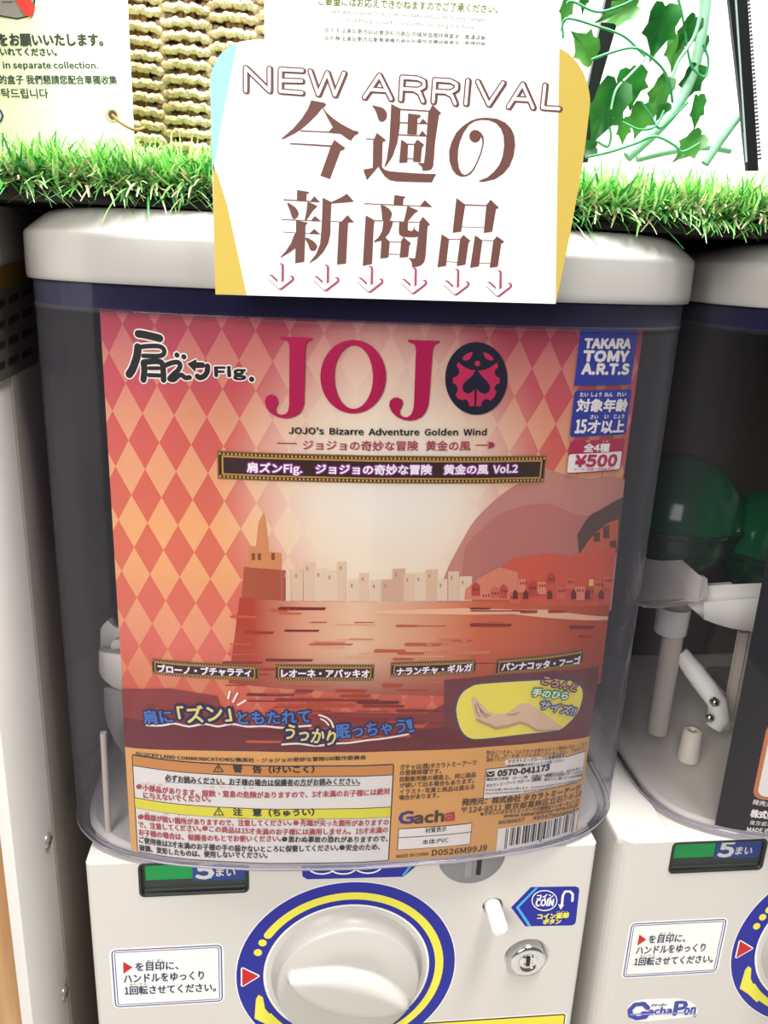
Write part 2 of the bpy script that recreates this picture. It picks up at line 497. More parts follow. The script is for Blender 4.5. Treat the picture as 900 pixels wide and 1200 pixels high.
P.polyuv([(DX0+.1, DZ0+.06), (DX1-.1, DZ0+.06), (DX1-.1, DZ0+.2), (DX0+.1, DZ0+.2)], mat('55605b', .3), 1)
P.build('display_plate', frame)
P = Print(Panel(.16, PITCH_X))
P.polyuv([(DX0+2.5, DZ0+.6), (DX1-.12, DZ0+.6), (DX1-.12, DZ1-.06), (DX0+2.5, DZ1-.06)], mat('2f4a9c', .4), 0)
P.text('5', (840.5, 1003.5), (857.5, 1003.5), 17, WHITE, 2, bold=1.1)
P.text('まい', (861, 1001), (880, 1001), 9, WHITE, 2, bold=.3)
P.build('count_label', frame)
g = MB(); g.add([(DX0, .06, DZ0), (DX1, .06, DZ0), (DX1, .06, DZ1), (DX0, .06, DZ1)], [(0, 1, 2, 3)], clear_plastic('display_glass', 'ffffff', 'd0d4d0', .5)); g.build('display_glass', frame)

# dial ring sticker
P = Print(Panel(-.004)); R0, R1 = 4.36, 5.74
def arc(r0, r1, a0, a1, n):
    A = [radians(a0+(a1-a0)*k/n) for k in range(n+1)]
    return [(DIAL[0]+r1*cos(a), DIAL[1]+r1*sin(a)) for a in A]+[(DIAL[0]+r0*cos(a), DIAL[1]+r0*sin(a)) for a in reversed(A)]
for k in range(4): P.polyuv(arc(R0-.12, R1+.06, k*90, k*90+90, 24), WHITE, 0)
for k in range(4): P.polyuv(arc(R0, R1, k*90, k*90+90, 24), LABEL_BLUE, 1)
a_ = P.s.inv(310.5, 1094); a0 = math.degrees(atan2(a_[1]-DIAL[1], a_[0]-DIAL[0]))
for k in range(6):
    st = (a0+148)/6; P.polyuv(arc(4.68, 5.12, a0-k*st, a0-(k+1)*st, 12), DIAL_YEL, 2)
for a in (a0,):
    P.polyuv([(DIAL[0]+4.9*cos(radians(a))+.22*cos(t*pi/8), DIAL[1]+4.9*sin(radians(a))+.22*sin(t*pi/8)) for t in range(16)], DIAL_YEL, 2)
for px, py in ((307.7, 1104.5), (302.3, 1115.8)): P.disc(px, py, 4.9, 4.1, DIAL_YEL, 2, 20)
P.stroke([(284.5, 1135), (284.5, 1154), (302, 1143.3)], 3.6, WHITE, 2, closed=True)
P.poly([(284, 1134), (284, 1155), (303, 1143.3)], DIAL_RED, 3)
P.poly([(298.3, 1193), (300, 1170), (303, 1165.3), (308, 1168), (310.5, 1181), (322, 1196), (334, 1203), (326, 1210), (312, 1200)], DIAL_YEL, 2)
share(P.build('dial_ring', m1))

# dial: a round knob with a leaf-shaped grip across it
def dial():
    mb_ = MB(); n = 96
    ca, sa = cos(radians(-20)), sin(radians(-20))
    def hgt(r, th):
        x, z = r*cos(th), r*sin(th)
        u = x*ca+z*sa; v_ = -x*sa+z*ca
        base = 1.25-.25*max(0, (r-2.2)/1.3)**2
        wdt = 1.5*(1-min(1, abs(u)/3.45)**2.2)
        if wdt > .05 and abs(v_) < wdt:
            k = 1-(abs(v_)/wdt)**2; g_ = .62*sin(pi/2*min(1, k*1.15))**.8*(1-.25*(abs(u)/3.45)**2)
            return base+g_
        return base
    prof = [(3.95, -.2), (3.95, .12), (3.72, .14), (3.7, .8), (3.62, .95)]
    rings = [[(DIAL[0]+r*cos(2*pi*k/n), -h, DIAL[1]+r*sin(2*pi*k/n)) for k in range(n)] for r, h in prof]
    for j in range(40):
        r = 3.55*(1-j/40)
        rings.append([(DIAL[0]+r*cos(2*pi*k/n), -hgt(r, 2*pi*k/n), DIAL[1]+r*sin(2*pi*k/n)) for k in range(n)])
    mb_.loft(rings, DIAL_PL, False, True)
    return mb_.build('dial', m1)
share(dial())

# coin slot disc
mb = MB(); GREY = mat('7d7f80', .4, .4)
mb.lathe((coin_c.x, 0, coin_c.z), [(1.74, -.3), (1.72, .05), (1.6, .14), (.02, .16)], GREY, n=48, cap1=True)
cs = share(mb.build('coin_disc', m1))
mb = MB(); mb.box((coin_c.x-.36, -.2, coin_c.z-1.2), (coin_c.x+.02, -.15, coin_c.z+1.2), mat('8d8f90', .35), .02)
mb.build('slot_plate', cs)
mb = MB(); mb.box((coin_c.x+.26, -.18, coin_c.z-1.1), (coin_c.x+.5, -.1, coin_c.z+1.1), BLACK); mb.build('slot', cs)
# coin return peg
mb = MB()
mb.lathe((ret_c.x, 0, ret_c.z), [(.42, -.9), (.42, 1.5), (.38, 1.62), (.28, 1.68), (.02, 1.7)], mat('eeeae4', .3, .5), n=28, cap1=True)
share(mb.build('return_button', m1))
# lock
mb = MB()
mb.lathe((lock_c.x, 0, lock_c.z), [(.98, -.65), (.98, .2), (.92, .28), (.55, .3), (.5, .22), (.45, .2), (.02, .22)], CHROME, n=40, cap1=True)
lk = share(mb.build('lock', m1))
mb = MB(); mb.box((lock_c.x-.1, -.26, lock_c.z-.28), (lock_c.x+.1, -.2, lock_c.z+.28), BLACK); ky = mb.build('keyhole', lk)
mb = MB()
for k in range(4):
    a = radians(45+90*k); mb.box((lock_c.x+.3*cos(a)-.07, -.27, lock_c.z+.3*sin(a)-.07), (lock_c.x+.3*cos(a)+.07, -.2, lock_c.z+.3*sin(a)+.07), CHROME, .02)
mb.build('lock_core', lk)

# instruction label (read off the first machine)
P = Print(Panel(-.004))
TXT = mat('3a4560', .5, .2); RULE = mat('4a4f96', .5, .2)
q_ = ((130, 1113), (259.5, 1107.5), (261.5, 1173.7), (135, 1180))
P.box(*q_, WHITE, 0, r=.28, inset=-.1)
P.box(*q_, RULE, 1, r=.25, hole=.06)
P.box(*q_, RULE, 1, r=.25, inset=.14, hole=.18)
P.poly([(144.3, 1127), (144.7, 1141), (155.5, 1133.3)], DIAL_RED, 1)
P.text('を目印に、', (159, 1138), (209, 1136), 10, TXT, 1, bold=.3)
P.text('めじるし', (172, 1128), (193.5, 1127), 3.6, TXT, 1)
P.text('ハンドルをゆっくり', (145.5, 1152), (239, 1147.5), 10, TXT, 1, bold=.3)
P.text('1回転させてください。', (146.5, 1166), (253, 1161.5), 10, TXT, 1, bold=.3)
P.text('かいてん', (152, 1155.5), (173, 1154.5), 3.4, TXT, 1)
share(P.build('instruction_label', m1))
# coin return label
P = Print(Panel(-.004)); CYAN = mat('4aa3dc', .4, .3)
def z8(x, y): return (500+x/4.5, 980+y/4.5)
P.poly([z8(*p) for p in ((445, 375), (550, 268), (785, 264), (800, 270), (805, 285), (787, 450), (780, 464), (765, 470), (520, 475))], LABEL_BLUE, 0)
P.poly([z8(*p) for p in ((470, 374), (573, 270), (588, 270), (487, 374), (552, 472), (535, 473))], CYAN, 1)
P.disc(*z8(621, 338), 68/4.5, 55/4.5, WHITE, 1, rin=(63/4.5, 50/4.5))
P.text('コイン', z8(580, 332), z8(665, 328), 5.4, WHITE, 1, bold=.3)
P.text('COIN', z8(573, 368), z8(665, 366), 8, WHITE, 1, bold=.45)
P.stroke([z8(*p) for p in ((768, 340), (770, 305), (755, 290), (730, 290), (718, 310), (712, 365))], 2.3, WHITE, 1)
P.poly([z8(*p) for p in ((693, 358), (724, 360), (706, 386))], WHITE, 1)
P.text('コイン返却', z8(583, 437), z8(745, 430), 6.4, DIAL_YEL, 1, bold=.4)
P.text('へんきゃく', z8(680, 403), z8(745, 401), 2.2, DIAL_YEL, 1)
P.text('ボタン', z8(612, 462), z8(705, 460), 5.6, DIAL_YEL, 1, bold=.4)
share(P.build('return_label', m1))
# coin label under the case
P = Print(Panel(-.004))
P.poly([(353, 1008), (358, 1006), (492, 1003), (490, 1013), (473, 1027.5), (360, 1030.5), (354.5, 1027)], LABEL_BLUE, 0)
for k, (cx, cy) in enumerate(((377, 1014), (402, 1014), (431, 1013))):
    P.stroke([(cx+17*cos(radians(t)), cy+10*sin(radians(t))) for t in range(15, 166, 15)], 1.6, WHITE, 1)
P.stroke([(483, 1012.5), (472, 1026)], 2.4, CYAN, 1, cap=False)
share(P.build('coin_label', m1))
# yellow notice low on the panel
P = Print(Panel(-.004))
P.box((414, 1199), (653, 1193), (656, 1300), (420, 1306), WHITE, 0, r=.2, inset=-.08)
P.box((414, 1199), (653, 1193), (656, 1300), (420, 1306), INK, 1, r=.18)
P.box((414, 1199), (653, 1193), (656, 1300), (420, 1306), mat('e8d640', .45), 2, r=.18, inset=.07)
share(P.build('caution_label', m1))

# hinge block and logo sticker on the second machine only
mb = MB(); mb.box((25.88, .3, 4.75), (28.9, 7.0, 5.44), WHITE_PL, .2); hg = mb.build('hinge_block', m2)
mb = MB(); mb.box((27.1, .27, 4.72), (27.7, .5, 4.98), mat('3a342f', .6), .04); mb.build('notch', hg)
P = Print(Panel(-.004))
def zl(x, y): return (720+x/5, 1140+y/5)
LG = mat('3a44a0', .45); LG2 = mat('8f98cc', .45)
P.poly([zl(*p) for p in catmull([(85, 190), (140, 160), (300, 150), (390, 152), (470, 185), (485, 240), (420, 262), (330, 270), (180, 285), (100, 275), (78, 235)], 5, True)], WHITE, 0)
P.stroke([zl(*p) for p in ((195, 205), (170, 180), (120, 185), (90, 215), (95, 250), (130, 265), (180, 258), (195, 238), (165, 236))], 4.6, LG, 2)
P.text('acha', zl(195, 245), zl(330, 238), 8, LG, 2, bold=.5)
P.text('P', zl(345, 245), zl(415, 240), 15, LG, 2, bold=1.0)
P.text('on', zl(405, 245), zl(470, 240), 8, LG, 2, bold=.5)
P.text('ガチャポン', zl(215, 196), zl(305, 192), 2.6, LG, 2, bold=.2)
P.poly([zl(*p) for p in ((90, 238), (470, 226), (470, 233), (90, 245))], LG2, 3)
P.disc(*zl(470, 248), 2, 2, LG, 2, 16, rin=(1.4, 1.4))
P.build('logo_sticker', m2)

# --- lids, cases
def case_parts(root, line, back, zlo, shade, wall):
    mb_ = MB(); mb_.loft([loop(line, o_, back, z_) for o_, z_ in ((.16, 32.25), (.22, 32.28), (.25, 32.4), (.26, 32.6), (.24, 33.9), (.23, 34.02), (.19, 34.12), (.1, 34.2), (0, 34.28),
        (-.42, 34.62), (-.6, 34.76), (-.8, 34.88), (-1.1, 34.99), (-1.5, 35.06), (-2.6, 35.1))], LID_PL, True, True)
    mb_.build('lid', root)
    mb_ = MB(); mb_.loft([loop(line, -.06, back, 32.24), loop(line, -.06, back, 31.25)], BAND); mb_.loft([loop(line, -.3, back, 32.24), loop(line, -.3, back, 31.25)], BAND)
    mb_.loft([loop(line, 0, back, 31.3), loop(line, .05, back, 31.25), loop(line, .05, back, 31.17), loop(line, 0, back, 31.12)], CLEAR)
    mb_.build('case_band', root)
    mb_ = MB(); mb_.loft([loop(line, 0, back, zlo+.1), loop(line, 0, back, 32.2)], CLEAR)
    c = mb_.build('case', root)
    mb_ = MB(); mb_.loft([loop(line, -.3, back, zlo+.06), loop(line, -.3, back, zlo), loop(line, 0, back, zlo-.02), loop(line, .05, back, zlo+.02), loop(line, .05, back, zlo+.08), loop(line, 0, back, zlo+.11)], LIP)
    mb_.build('case_lip', root)
    mb_ = MB(); mb_.loft([loop(line, -.6, back-1, 5.21), loop(line, -.6, back-1, zlo-.1), loop(line, -.9, back-1, zlo)], mat(shade, .5), True, True)
    mb_.build('case_floor', root)
    x0, x1 = line[0][0], line[-1][0]
    mb_ = MB(); mb_.box((x0+.5, back-1.6, zlo), (x1-.5, back-.9, 32.2), mat(wall, .7)); mb_.build('case_back', root)
    # small moulded clips under the band
case_parts(m1, FL1, 22.0, 5.45, 'dedbd6', '6e6c70')
case_parts(m2, FL2, 22.0, 5.5, 'ddd6ca', '3c322e')
CS1 = Case(FL1, -.3)
for px, py, w_ in ((100, 351, 30), (180, 360, 17), (703, 371, 16), (778, 369, 20)):
    P = Print(Case(FL1, -.26))
    P.poly([(px-w_/2, py-6), (px+w_/2, py-6), (px+w_/2, py+1), (px+w_/4, py+5), (px-w_/4, py+5), (px-w_/2, py+1)], clear_plastic('clip', 'a8a8b0', '70708a', 2.0, .15), 3)
    P.poly([(px-w_/2+3, py-4), (px+w_/2-3, py-4), (px+w_/4, py+2), (px-w_/4, py+2)], clear_plastic('clip', 'a8a8b0', '70708a', 2.0, .15), 9)
    P.build('card_clip', m1)

# --- what is inside the cases: turning tray, shaft, rod, chute
TRAY = mat('dedbd6', .45, .35); ROD = mat('cfc6b8', .5)
def strip(root, name, pts, ma):
    rows = [(on_y(px, a_, y), on_y(px, b_, y)) for px, a_, b_, y in pts]
    mb_ = MB(); mb_.loft([[tuple(a_) for a_, b_ in rows], [tuple(b_) for a_, b_ in rows], [(b_.x+.2, b_.y+.6, b_.z) for a_, b_ in rows], [(a_.x+.2, a_.y+.6, a_.z) for a_, b_ in rows], [tuple(a_) for a_, b_ in rows]], ma, closed=False)
    return mb_.build(name, root)
tt = strip(m1, 'turning_tray', [(115.8, 762, 786, 4.6), (118, 764, 792, 4.3), (124, 765, 799, 4.0), (134, 766.5, 806, 3.8), (150, 768, 812, 3.6), (180, 770, 816, 3.4)], TRAY)
strip(m1, 'tray_wall', [(117.6, 738, 765, 5.2), (121, 732, 766, 5.1), (126, 727, 767, 5.0), (134, 735, 767, 5.0), (150, 740, 768, 5.0)], TRAY)
strip(m1, 'tray_fin', [(130, 754, 768, 4.4), (134, 750, 768, 4.4), (139, 750, 768, 4.4), (146, 750, 768, 4.4)], TRAY)
strip(m1, 'tray_skirt', [(122, 806, 832, 5.0), (126, 806, 850, 4.8), (134, 808, 868, 4.6), (150, 812, 892, 4.4)], mat('9a9894', .5))
mb = MB(); mb.lathe((12.0, 11.6, 0), [(4.5, 6.0), (3.0, 9), (2.2, 15)], ROD, 'z', 32); mb.build('shaft', m1)
mb = MB(); mb.tube([tuple(on_y(128, 990, 2.0)), tuple(on_y(121, 858, 2.6))], .16, ROD, 10); mb.build('support_rod', m1)
# second machine: read from where the photo shows them
yk = 6.0
def at2(px, py, y=yk): return on_y(px, py, y)
c0 = at2(862, 720, 4.4)
mb = MB()   # curved front of the tray
pr = []
for px, top, bot in ((825, 706, 726), (838, 705, 731), (855, 703, 736), (872, 702, 739), (895, 701, 742), (930, 700, 742)):
    a = at2(px, top, 5.4-(px-825)*.02); b = at2(px, bot, 5.4-(px-825)*.02); pr.append((a, b))
mb.loft([[a for a, b in pr], [b for a, b in pr], [(b.x, b.y+2, b.z) for a, b in pr], [(a.x, a.y+2, a.z) for a, b in pr]], TRAY, closed=False)
mb.build('turning_tray', m2)
mb = MB()   # sloping white hopper wall
q = [(755, 712, 6.2), (736, 706, 8.5), (745, 655, 8.8), (765, 636, 9), (781, 640, 8.6), (822, 676, 6.6), (829, 678, 6.2), (829, 700, 6.0), (818, 706, 6.0), (775, 713, 6.2)]
v_ = [at2(*k) for k in q]; n_ = len(v_)
mb.loft([[tuple(p) for p in v_], [(p.x, p.y+.4, p.z) for p in v_]], mat('b9b2ab', .5), True, True, False)
mb.build('hopper_wall', m2)
mb = MB()
q = [(829, 687, 7.6), (860, 685, 7.6), (866, 690, 7.6), (866, 704, 7.6), (829, 702, 7.6)]
v_ = [at2(*k) for k in q]; mb.loft([[tuple(p) for p in v_], [(p.x, p.y+.4, p.z) for p in v_]], TRAY, True, True, False)
mb.build('hopper_tab', m2)
a, b = at2(790, 710, 9), at2(792, 740, 9)
mb = MB(); mb.lathe((a.x, 9, 0), [(.95, b.z), (1.0, a.z)], TRAY, 'z', 24, cap0=True); mb.build('post_sleeve', m2)
a, b = at2(789, 742, 9), at2(778, 812, 9)
mb = MB(); mb.lathe((a.x, 9, 0), [(.62, 6.0), (.62, a.z)], ROD, 'z', 20); mb.build('post', m2)
a, b = at2(812, 855, 6.2), at2(806, 890, 6.2)
mb = MB(); mb.lathe((a.x, 6.2, 0), [(.62, 5.9), (.5, a.z), (.18, a.z), (.18, a.z-.4)], ROD, 'z', 24, cap1=True); mb.build('peg', m2)
mb = MB()
A = [at2(*p) for p in ((797, 765, 9), (812, 785, 8.4), (828, 806, 7.8), (840, 822, 7.4), (843, 842, 7.2), (836, 853, 7.1))]
mb.tube(A, [.5, .6, .62, .62, .66, .5], TRAY, 10); arm = mb.build('chute_arm', m2)
for px, py in ((838, 823), (832, 841)):
    p = at2(px, py, 6.7); mb = MB(); mb.lathe(tuple(p), [(.26, -.2), (.26, .1), (.15, .2), (.02, .22)], CHROME, 'y', 16, cap1=True); mb.build('screw', arm)
mb = MB(); a, b = at2(873, 742, 9), at2(858, 890, 9)
mb.box((a.x-.25, 9, 6), (a.x+.25, 9.4, a.z), ROD); mb.box((a.x+.5, 9, 6), (a.x+.8, 9.4, a.z), ROD); mb.build('support_rod', m2)
mb = MB(); p = at2(868, 848, 12); mb.box((p.x, 12, 6), (p.x+9, 17, p.z), mat('7d746b', .6), .1); mb.build('gear_box', m2)

# copies of the shared parts on the second machine
for o in shared:
    c = o.copy(); COL.objects.link(c); c.parent = m2; c.location.x += PITCH_X*S
    for ch in list(o.children):
        d = ch.copy(); COL.objects.link(d); d.parent = c

# capsules
def capsule(c, r, top, bot, name, label, group):
    t_ = thing(name, label, 'capsule', group)
    mb_ = MB(); n = 14
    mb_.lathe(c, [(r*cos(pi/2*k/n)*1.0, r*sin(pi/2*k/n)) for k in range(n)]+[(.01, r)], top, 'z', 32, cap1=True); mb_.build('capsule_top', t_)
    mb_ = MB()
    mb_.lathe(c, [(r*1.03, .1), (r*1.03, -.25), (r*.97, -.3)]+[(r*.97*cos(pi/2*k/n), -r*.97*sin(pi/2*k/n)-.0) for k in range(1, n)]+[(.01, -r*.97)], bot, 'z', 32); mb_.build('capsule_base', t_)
    return t_
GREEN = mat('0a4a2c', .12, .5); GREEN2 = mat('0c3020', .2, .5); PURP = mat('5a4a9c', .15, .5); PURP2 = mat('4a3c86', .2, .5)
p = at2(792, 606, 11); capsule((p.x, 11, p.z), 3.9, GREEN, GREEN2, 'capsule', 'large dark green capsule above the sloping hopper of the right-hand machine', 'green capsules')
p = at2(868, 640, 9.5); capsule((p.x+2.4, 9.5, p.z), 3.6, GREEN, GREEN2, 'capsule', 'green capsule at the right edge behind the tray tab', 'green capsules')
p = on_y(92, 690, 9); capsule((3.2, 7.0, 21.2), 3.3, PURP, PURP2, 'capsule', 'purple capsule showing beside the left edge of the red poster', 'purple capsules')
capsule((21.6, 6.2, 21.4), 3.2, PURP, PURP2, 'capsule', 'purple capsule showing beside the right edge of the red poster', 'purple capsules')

# ------------------------------------------------------------------ the red poster
poster = thing('poster', 'red and orange diamond-pattern product poster standing inside the clear case', 'poster')
PS = Case(FL1, -.42)
uL0, uL1 = PS.inv(118, 360), PS.inv(154, 1000); uR0, uR1 = PS.inv(753.5, 376), PS.inv(675, 984)
U0, U1 = (uL0[0]+uL1[0])/2, (uR0[0]+uR1[0])/2
V0, V1 = 5.54, 31.5
def poster_print():
    ma = bpy.data.materials.new('printed_diamonds'); ma.use_nodes = True
    nt = ma.node_tree; n = nt.nodes; b = n['Principled BSDF']; b.inputs['Roughness'].default_value = .5; b.inputs['Specular IOR Level'].default_value = .25
    L = nt.links.new
    uvn = n.new('ShaderNodeUVMap'); uvn.uv_map = 'print'; sp = n.new('ShaderNodeSeparateXYZ'); L(uvn.outputs[0], sp.inputs[0])
    def M(op, a, b_=None, c=None):
        x = n.new('ShaderNodeMath'); x.operation = op
        for i, v in enumerate((a, b_, c)):
            if v is None: continue
            if isinstance(v, (int, float)): x.inputs[i].default_value = v
            else: L(v, x.inputs[i])
        return x.outputs[0]
    u, v = sp.outputs[0], sp.outputs[1]
    c0 = PS.inv(149, 483); cL = PS.inv(300, 485); w_ = (cL[0]-c0[0])/4; h_ = w_*2
    c1 = PS.inv(149, 548); h_ = abs(c1[1]-c0[1])
    a = M('DIVIDE', M('SUBTRACT', u, c0[0]), w_); bb = M('DIVIDE', M('SUBTRACT', v, c0[1]), h_)
    i1 = M('FLOOR', M('ADD', M('ADD', a, bb), .5)); i2 = M('FLOOR', M('ADD', M('SUBTRACT', a, bb), .5))
    par = M('GREATER_THAN', M('ABSOLUTE', M('SUBTRACT', M('FRACT', M('MULTIPLY', M('ADD', i1, i2), .5)), 0)), .25)   # 1 = dark
    t = M('DIVIDE', M('SUBTRACT', v, V0), V1-V0)
    def ramp(stops, src):
        r = n.new('ShaderNodeValToRGB'); e = r.color_ramp.elements
        e[0].position, e[0].color = stops[0][0], lin(stops[0][1]); e[1].position, e[1].color = stops[-1][0], lin(stops[-1][1])
        for p_, c in stops[1:-1]: x = e.new(p_); x.color = lin(c)
        L(src, r.inputs[0]); return r.outputs[0]
    dark = ramp([(0, 'c44c34'), (.3, 'cc5c44'), (.45, 'd87062'), (.62, 'd67056'), (.8, 'cc5e56'), (.92, 'b84a58'), (1, '963648')], t)
    lite = ramp([(0, 'cc5a3c'), (.3, 'd47050'), (.45, 'e29876'), (.62, 'ecae76'), (.8, 'de9c78'), (.92, 'c87a6e'), (1, 'a85660')], t)
    def mix(f, A, B):
        x = n.new('ShaderNodeMix'); x.data_type = 'RGBA'
        if isinstance(f, (int, float)): x.inputs[0].default_value = f
        else: L(f, x.inputs[0])
        for k, s_ in ((6, A), (7, B)):
            if isinstance(s_, str): x.inputs[k].default_value = lin(s_)
            else: L(s_, x.inputs[k])
        return x.outputs[2]
    base = mix(par, lite, dark)
    cc = PS.inv(455, 585)
    def blob(cu, cv, ru, rv, lo, hi):
        d = M('SQRT', M('ADD', M('POWER', M('ABSOLUTE', M('DIVIDE', M('SUBTRACT', u, cu), ru)), 2.0), M('POWER', M('ABSOLUTE', M('DIVIDE', M('SUBTRACT', v, cv), rv)), 2.0)))
        r = n.new('ShaderNodeMapRange'); r.interpolation_type = 'SMOOTHSTEP'
        r.inputs[1].default_value = lo; r.inputs[2].default_value = hi; r.inputs[3].default_value = 1; r.inputs[4].default_value = 0
        L(d, r.inputs[0]); return r.outputs[0]
    k1 = blob(cc[0], cc[1], 5.6, 6.6, .45, 1.35)
    col = mix(k1, base, 'ecdcc6')
    k2 = blob(cc[0]+.2, cc[1]+.5, 3.6, 2.6, .2, 1.3)
    col = mix(M('MULTIPLY', k2, .8), col, 'eae4dc')
    L(col, b.inputs['Base Color'])
    return ma
def sheet(name, surf, u0, u1, v0, v1, ma, parent, off=0.0, nu=90, nv=24):
    me = bpy.data.meshes.new(name); vs = []; fs = []; uv = []
    for j in range(nv+1):
        for i in range(nu+1):
            a, b = u0+(u1-u0)*i/nu, v0+(v1-v0)*j/nv
            p = surf.at(a, b, off); vs.append((p[0]*S, p[1]*S, p[2]*S)); uv.append((a, b))
    for j in range(nv):
        for i in range(nu): k = j*(nu+1)+i; fs.append((k, k+1, k+nu+2, k+nu+1))
    me.from_pydata(vs, [], fs); l = me.uv_layers.new(name='print')
    for lp in me.loops: l.data[lp.index].uv = uv[lp.vertex_index]
    me.materials.append(ma); o = link(name, me, parent)
    sd = o.modifiers.new('thick', 'SOLIDIFY'); sd.thickness = .0003; sd.offset = 1 if False else -1
    return o
card = sheet('sheet', PS, U0, U1, V0, V1, poster_print(), poster)
card.modifiers.clear()

# scenery printed on it: hills, hillside town, water
art = Print(PS)
A = lambda h: mat(h, .5, .25)
art.poly(catmull([(512, 704), (522, 672), (538, 640), (556, 610), (580, 586), (604, 568), (622, 560), (642, 551), (662, 556), (690, 561), (715, 558), (732, 562)], 4)+[(716, 715), (512, 710)], A('c08478'), 1)
art.poly(catmull([(545, 640), (562, 622), (590, 600), (640, 590), (680, 604), (722, 600)], 4)+[(714, 716), (536, 713)], A('b8746a'), 2)
art.poly(catmull([(676, 626), (690, 605), (705, 596), (718, 588), (730, 582)], 4)+[(722, 648), (700, 650), (678, 648)], A('5a4640'), 3)
art.poly([(676, 652), (690, 632), (700, 622), (712, 612), (724, 608), (722, 640), (712, 648), (690, 650)], A('c8654c'), 4)
for a_, b_, c_, d_ in ((695, 625, 702, 634), (706, 617, 713, 630), (714, 634, 721, 641)): art.poly([(a_, b_), (c_, b_-2), (c_, d_), (a_, d_)], A('6a4038'), 5)
art.poly([(578, 672), (600, 655), (640, 648), (668, 652), (690, 646), (721, 642), (713, 708), (560, 704)], A('cf5a46'), 4)
art.poly([(545, 690), (562, 676), (585, 664), (606, 670), (608, 702), (544, 702)], A('d88468'), 5)
rnd = random.Random(3)
for x in range(552, 712, 11):
    y = 690-(x-552)*.10+rnd.uniform(-10, 12); hgt_ = rnd.uniform(8, 16); wd = rnd.uniform(8, 13)
    art.poly([(x, y+hgt_), (x, y), (x+wd/2, y-rnd.choice((0, 0, 4))), (x+wd, y), (x+wd, y+hgt_)], A(rnd.choice(('d9694e', 'c24e3e', 'e08868', 'b8463a', 'cc6a54'))), 6)
    for q in range(3):
        xx = x+2+q*3; art.poly([(xx, y+3), (xx+1.4, y+3), (xx+1.4, y+6), (xx, y+6)], A('703028'), 7)
for x in (600, 612, 640, 668, 684, 700):
    art.poly([(x, 694), (x+3, 690), (x+6, 694), (x+6, 701), (x, 701)], A('6a2c28'), 8)
art.poly([(689, 678), (694, 678), (693.5, 686), (688.5, 686)], A('f0c070'), 8)
# pale far town along the shore in the middle and on the left
for x in range(330, 545, 13):
    y = 664+rnd.uniform(-6, 16); wd = rnd.uniform(10, 15)
    art.poly([(x, 704), (x, y), (x+wd, y-.5), (x+wd, 704)], A(rnd.choice(('dcbfa4', 'd8b69a', 'e0c8b0', 'd0aa90'))), 2)
    art.poly([(x+3, y+5), (x+5, y+5), (x+5, y+9), (x+3, y+9)], A('b88a74'), 3)
art.poly([(291, 640), (300, 640), (303, 612), (309, 600), (312, 612), (315, 646), (330, 648), (330, 668), (291, 664)], A('d08a5c'), 1)
for x in (295, 302, 318): art.poly([(x, 648), (x+4, 648), (x+4, 656), (x, 656)], A('8a4a30'), 2)
art.poly([(286, 664), (335, 668), (335, 704), (283, 700)], A('a8553c'), 2)
# water with its reflections
def water():
    ma = bpy.data.materials.new('printed_water'); ma.use_nodes = True
    nt = ma.node_tree; n = nt.nodes; b = n['Principled BSDF']; b.inputs['Roughness'].default_value = .5; b.inputs['Specular IOR Level'].default_value = .25
    L = nt.links.new; tc = n.new('ShaderNodeTexCoord'); sp = n.new('ShaderNodeSeparateXYZ'); L(tc.outputs['Object'], sp.inputs[0])
    def rng(src, a, b_, smooth=True):
        r = n.new('ShaderNodeMapRange'); r.inputs[1].default_value = a*S; r.inputs[2].default_value = b_*S; L(src, r.inputs[0])
        if smooth: r.interpolation_type = 'SMOOTHSTEP'
        return r.outputs[0]
    cr = n.new('ShaderNodeValToRGB'); e = cr.color_ramp.elements
    xm = on_y(470, 730, -1.4).x
    L(rng(sp.outputs[0], 4, 24, False), cr.inputs[0])
    e[0].position, e[0].color = 0.05, lin('a83c2c'); e[1].position, e[1].color = .98, lin('b0482e')
    for p_, c in ((.16, 'b04430'), (.27, 'dca082'), (.38, 'e4c0a0'), (.5, 'dca684'), (.66, 'd06a48')): x = e.new(p_); x.color = lin(c)
    mx = n.new('ShaderNodeMix'); mx.data_type = 'RGBA'
    L(rng(sp.outputs[2], 17.6, 13.8), mx.inputs[0]); L(cr.outputs[0], mx.inputs[6]); mx.inputs[7].default_value = lin('9c4438')
    L(mx.outputs[2], b.inputs['Base Color']); return ma
WAT = water()
art.poly([(281, 700), (340, 704), (440, 706), (560, 704), (714, 706), (703, 800), (560, 815), (420, 812), (268, 800)], WAT, 3)
art.poly([(440, 715), (540, 712), (640, 714), (712, 722), (711, 726), (600, 719), (500, 719), (440, 719)], A('ecb898'), 4)
for k in range(64):
    x = rnd.uniform(258, 690); y = rnd.uniform(712, 800); ln = rnd.uniform(8, 60); th = rnd.uniform(1, 4.5)
    x2 = min(x+ln, 700-(y-700)*.13)
    if x2-x < 4: continue
    mid = 340 < x < 540
    art.poly([(x, y), (x+3, y-th/2), (x2, y-th*.3), (x2-2, y+th/2), (x+2, y+th/2)], A(rnd.choice(('e0a07c', 'cc7a5c', 'b85a44') if mid else ('8a2c24', 'a03628', 'c85a3c', '782a26'))), 4)
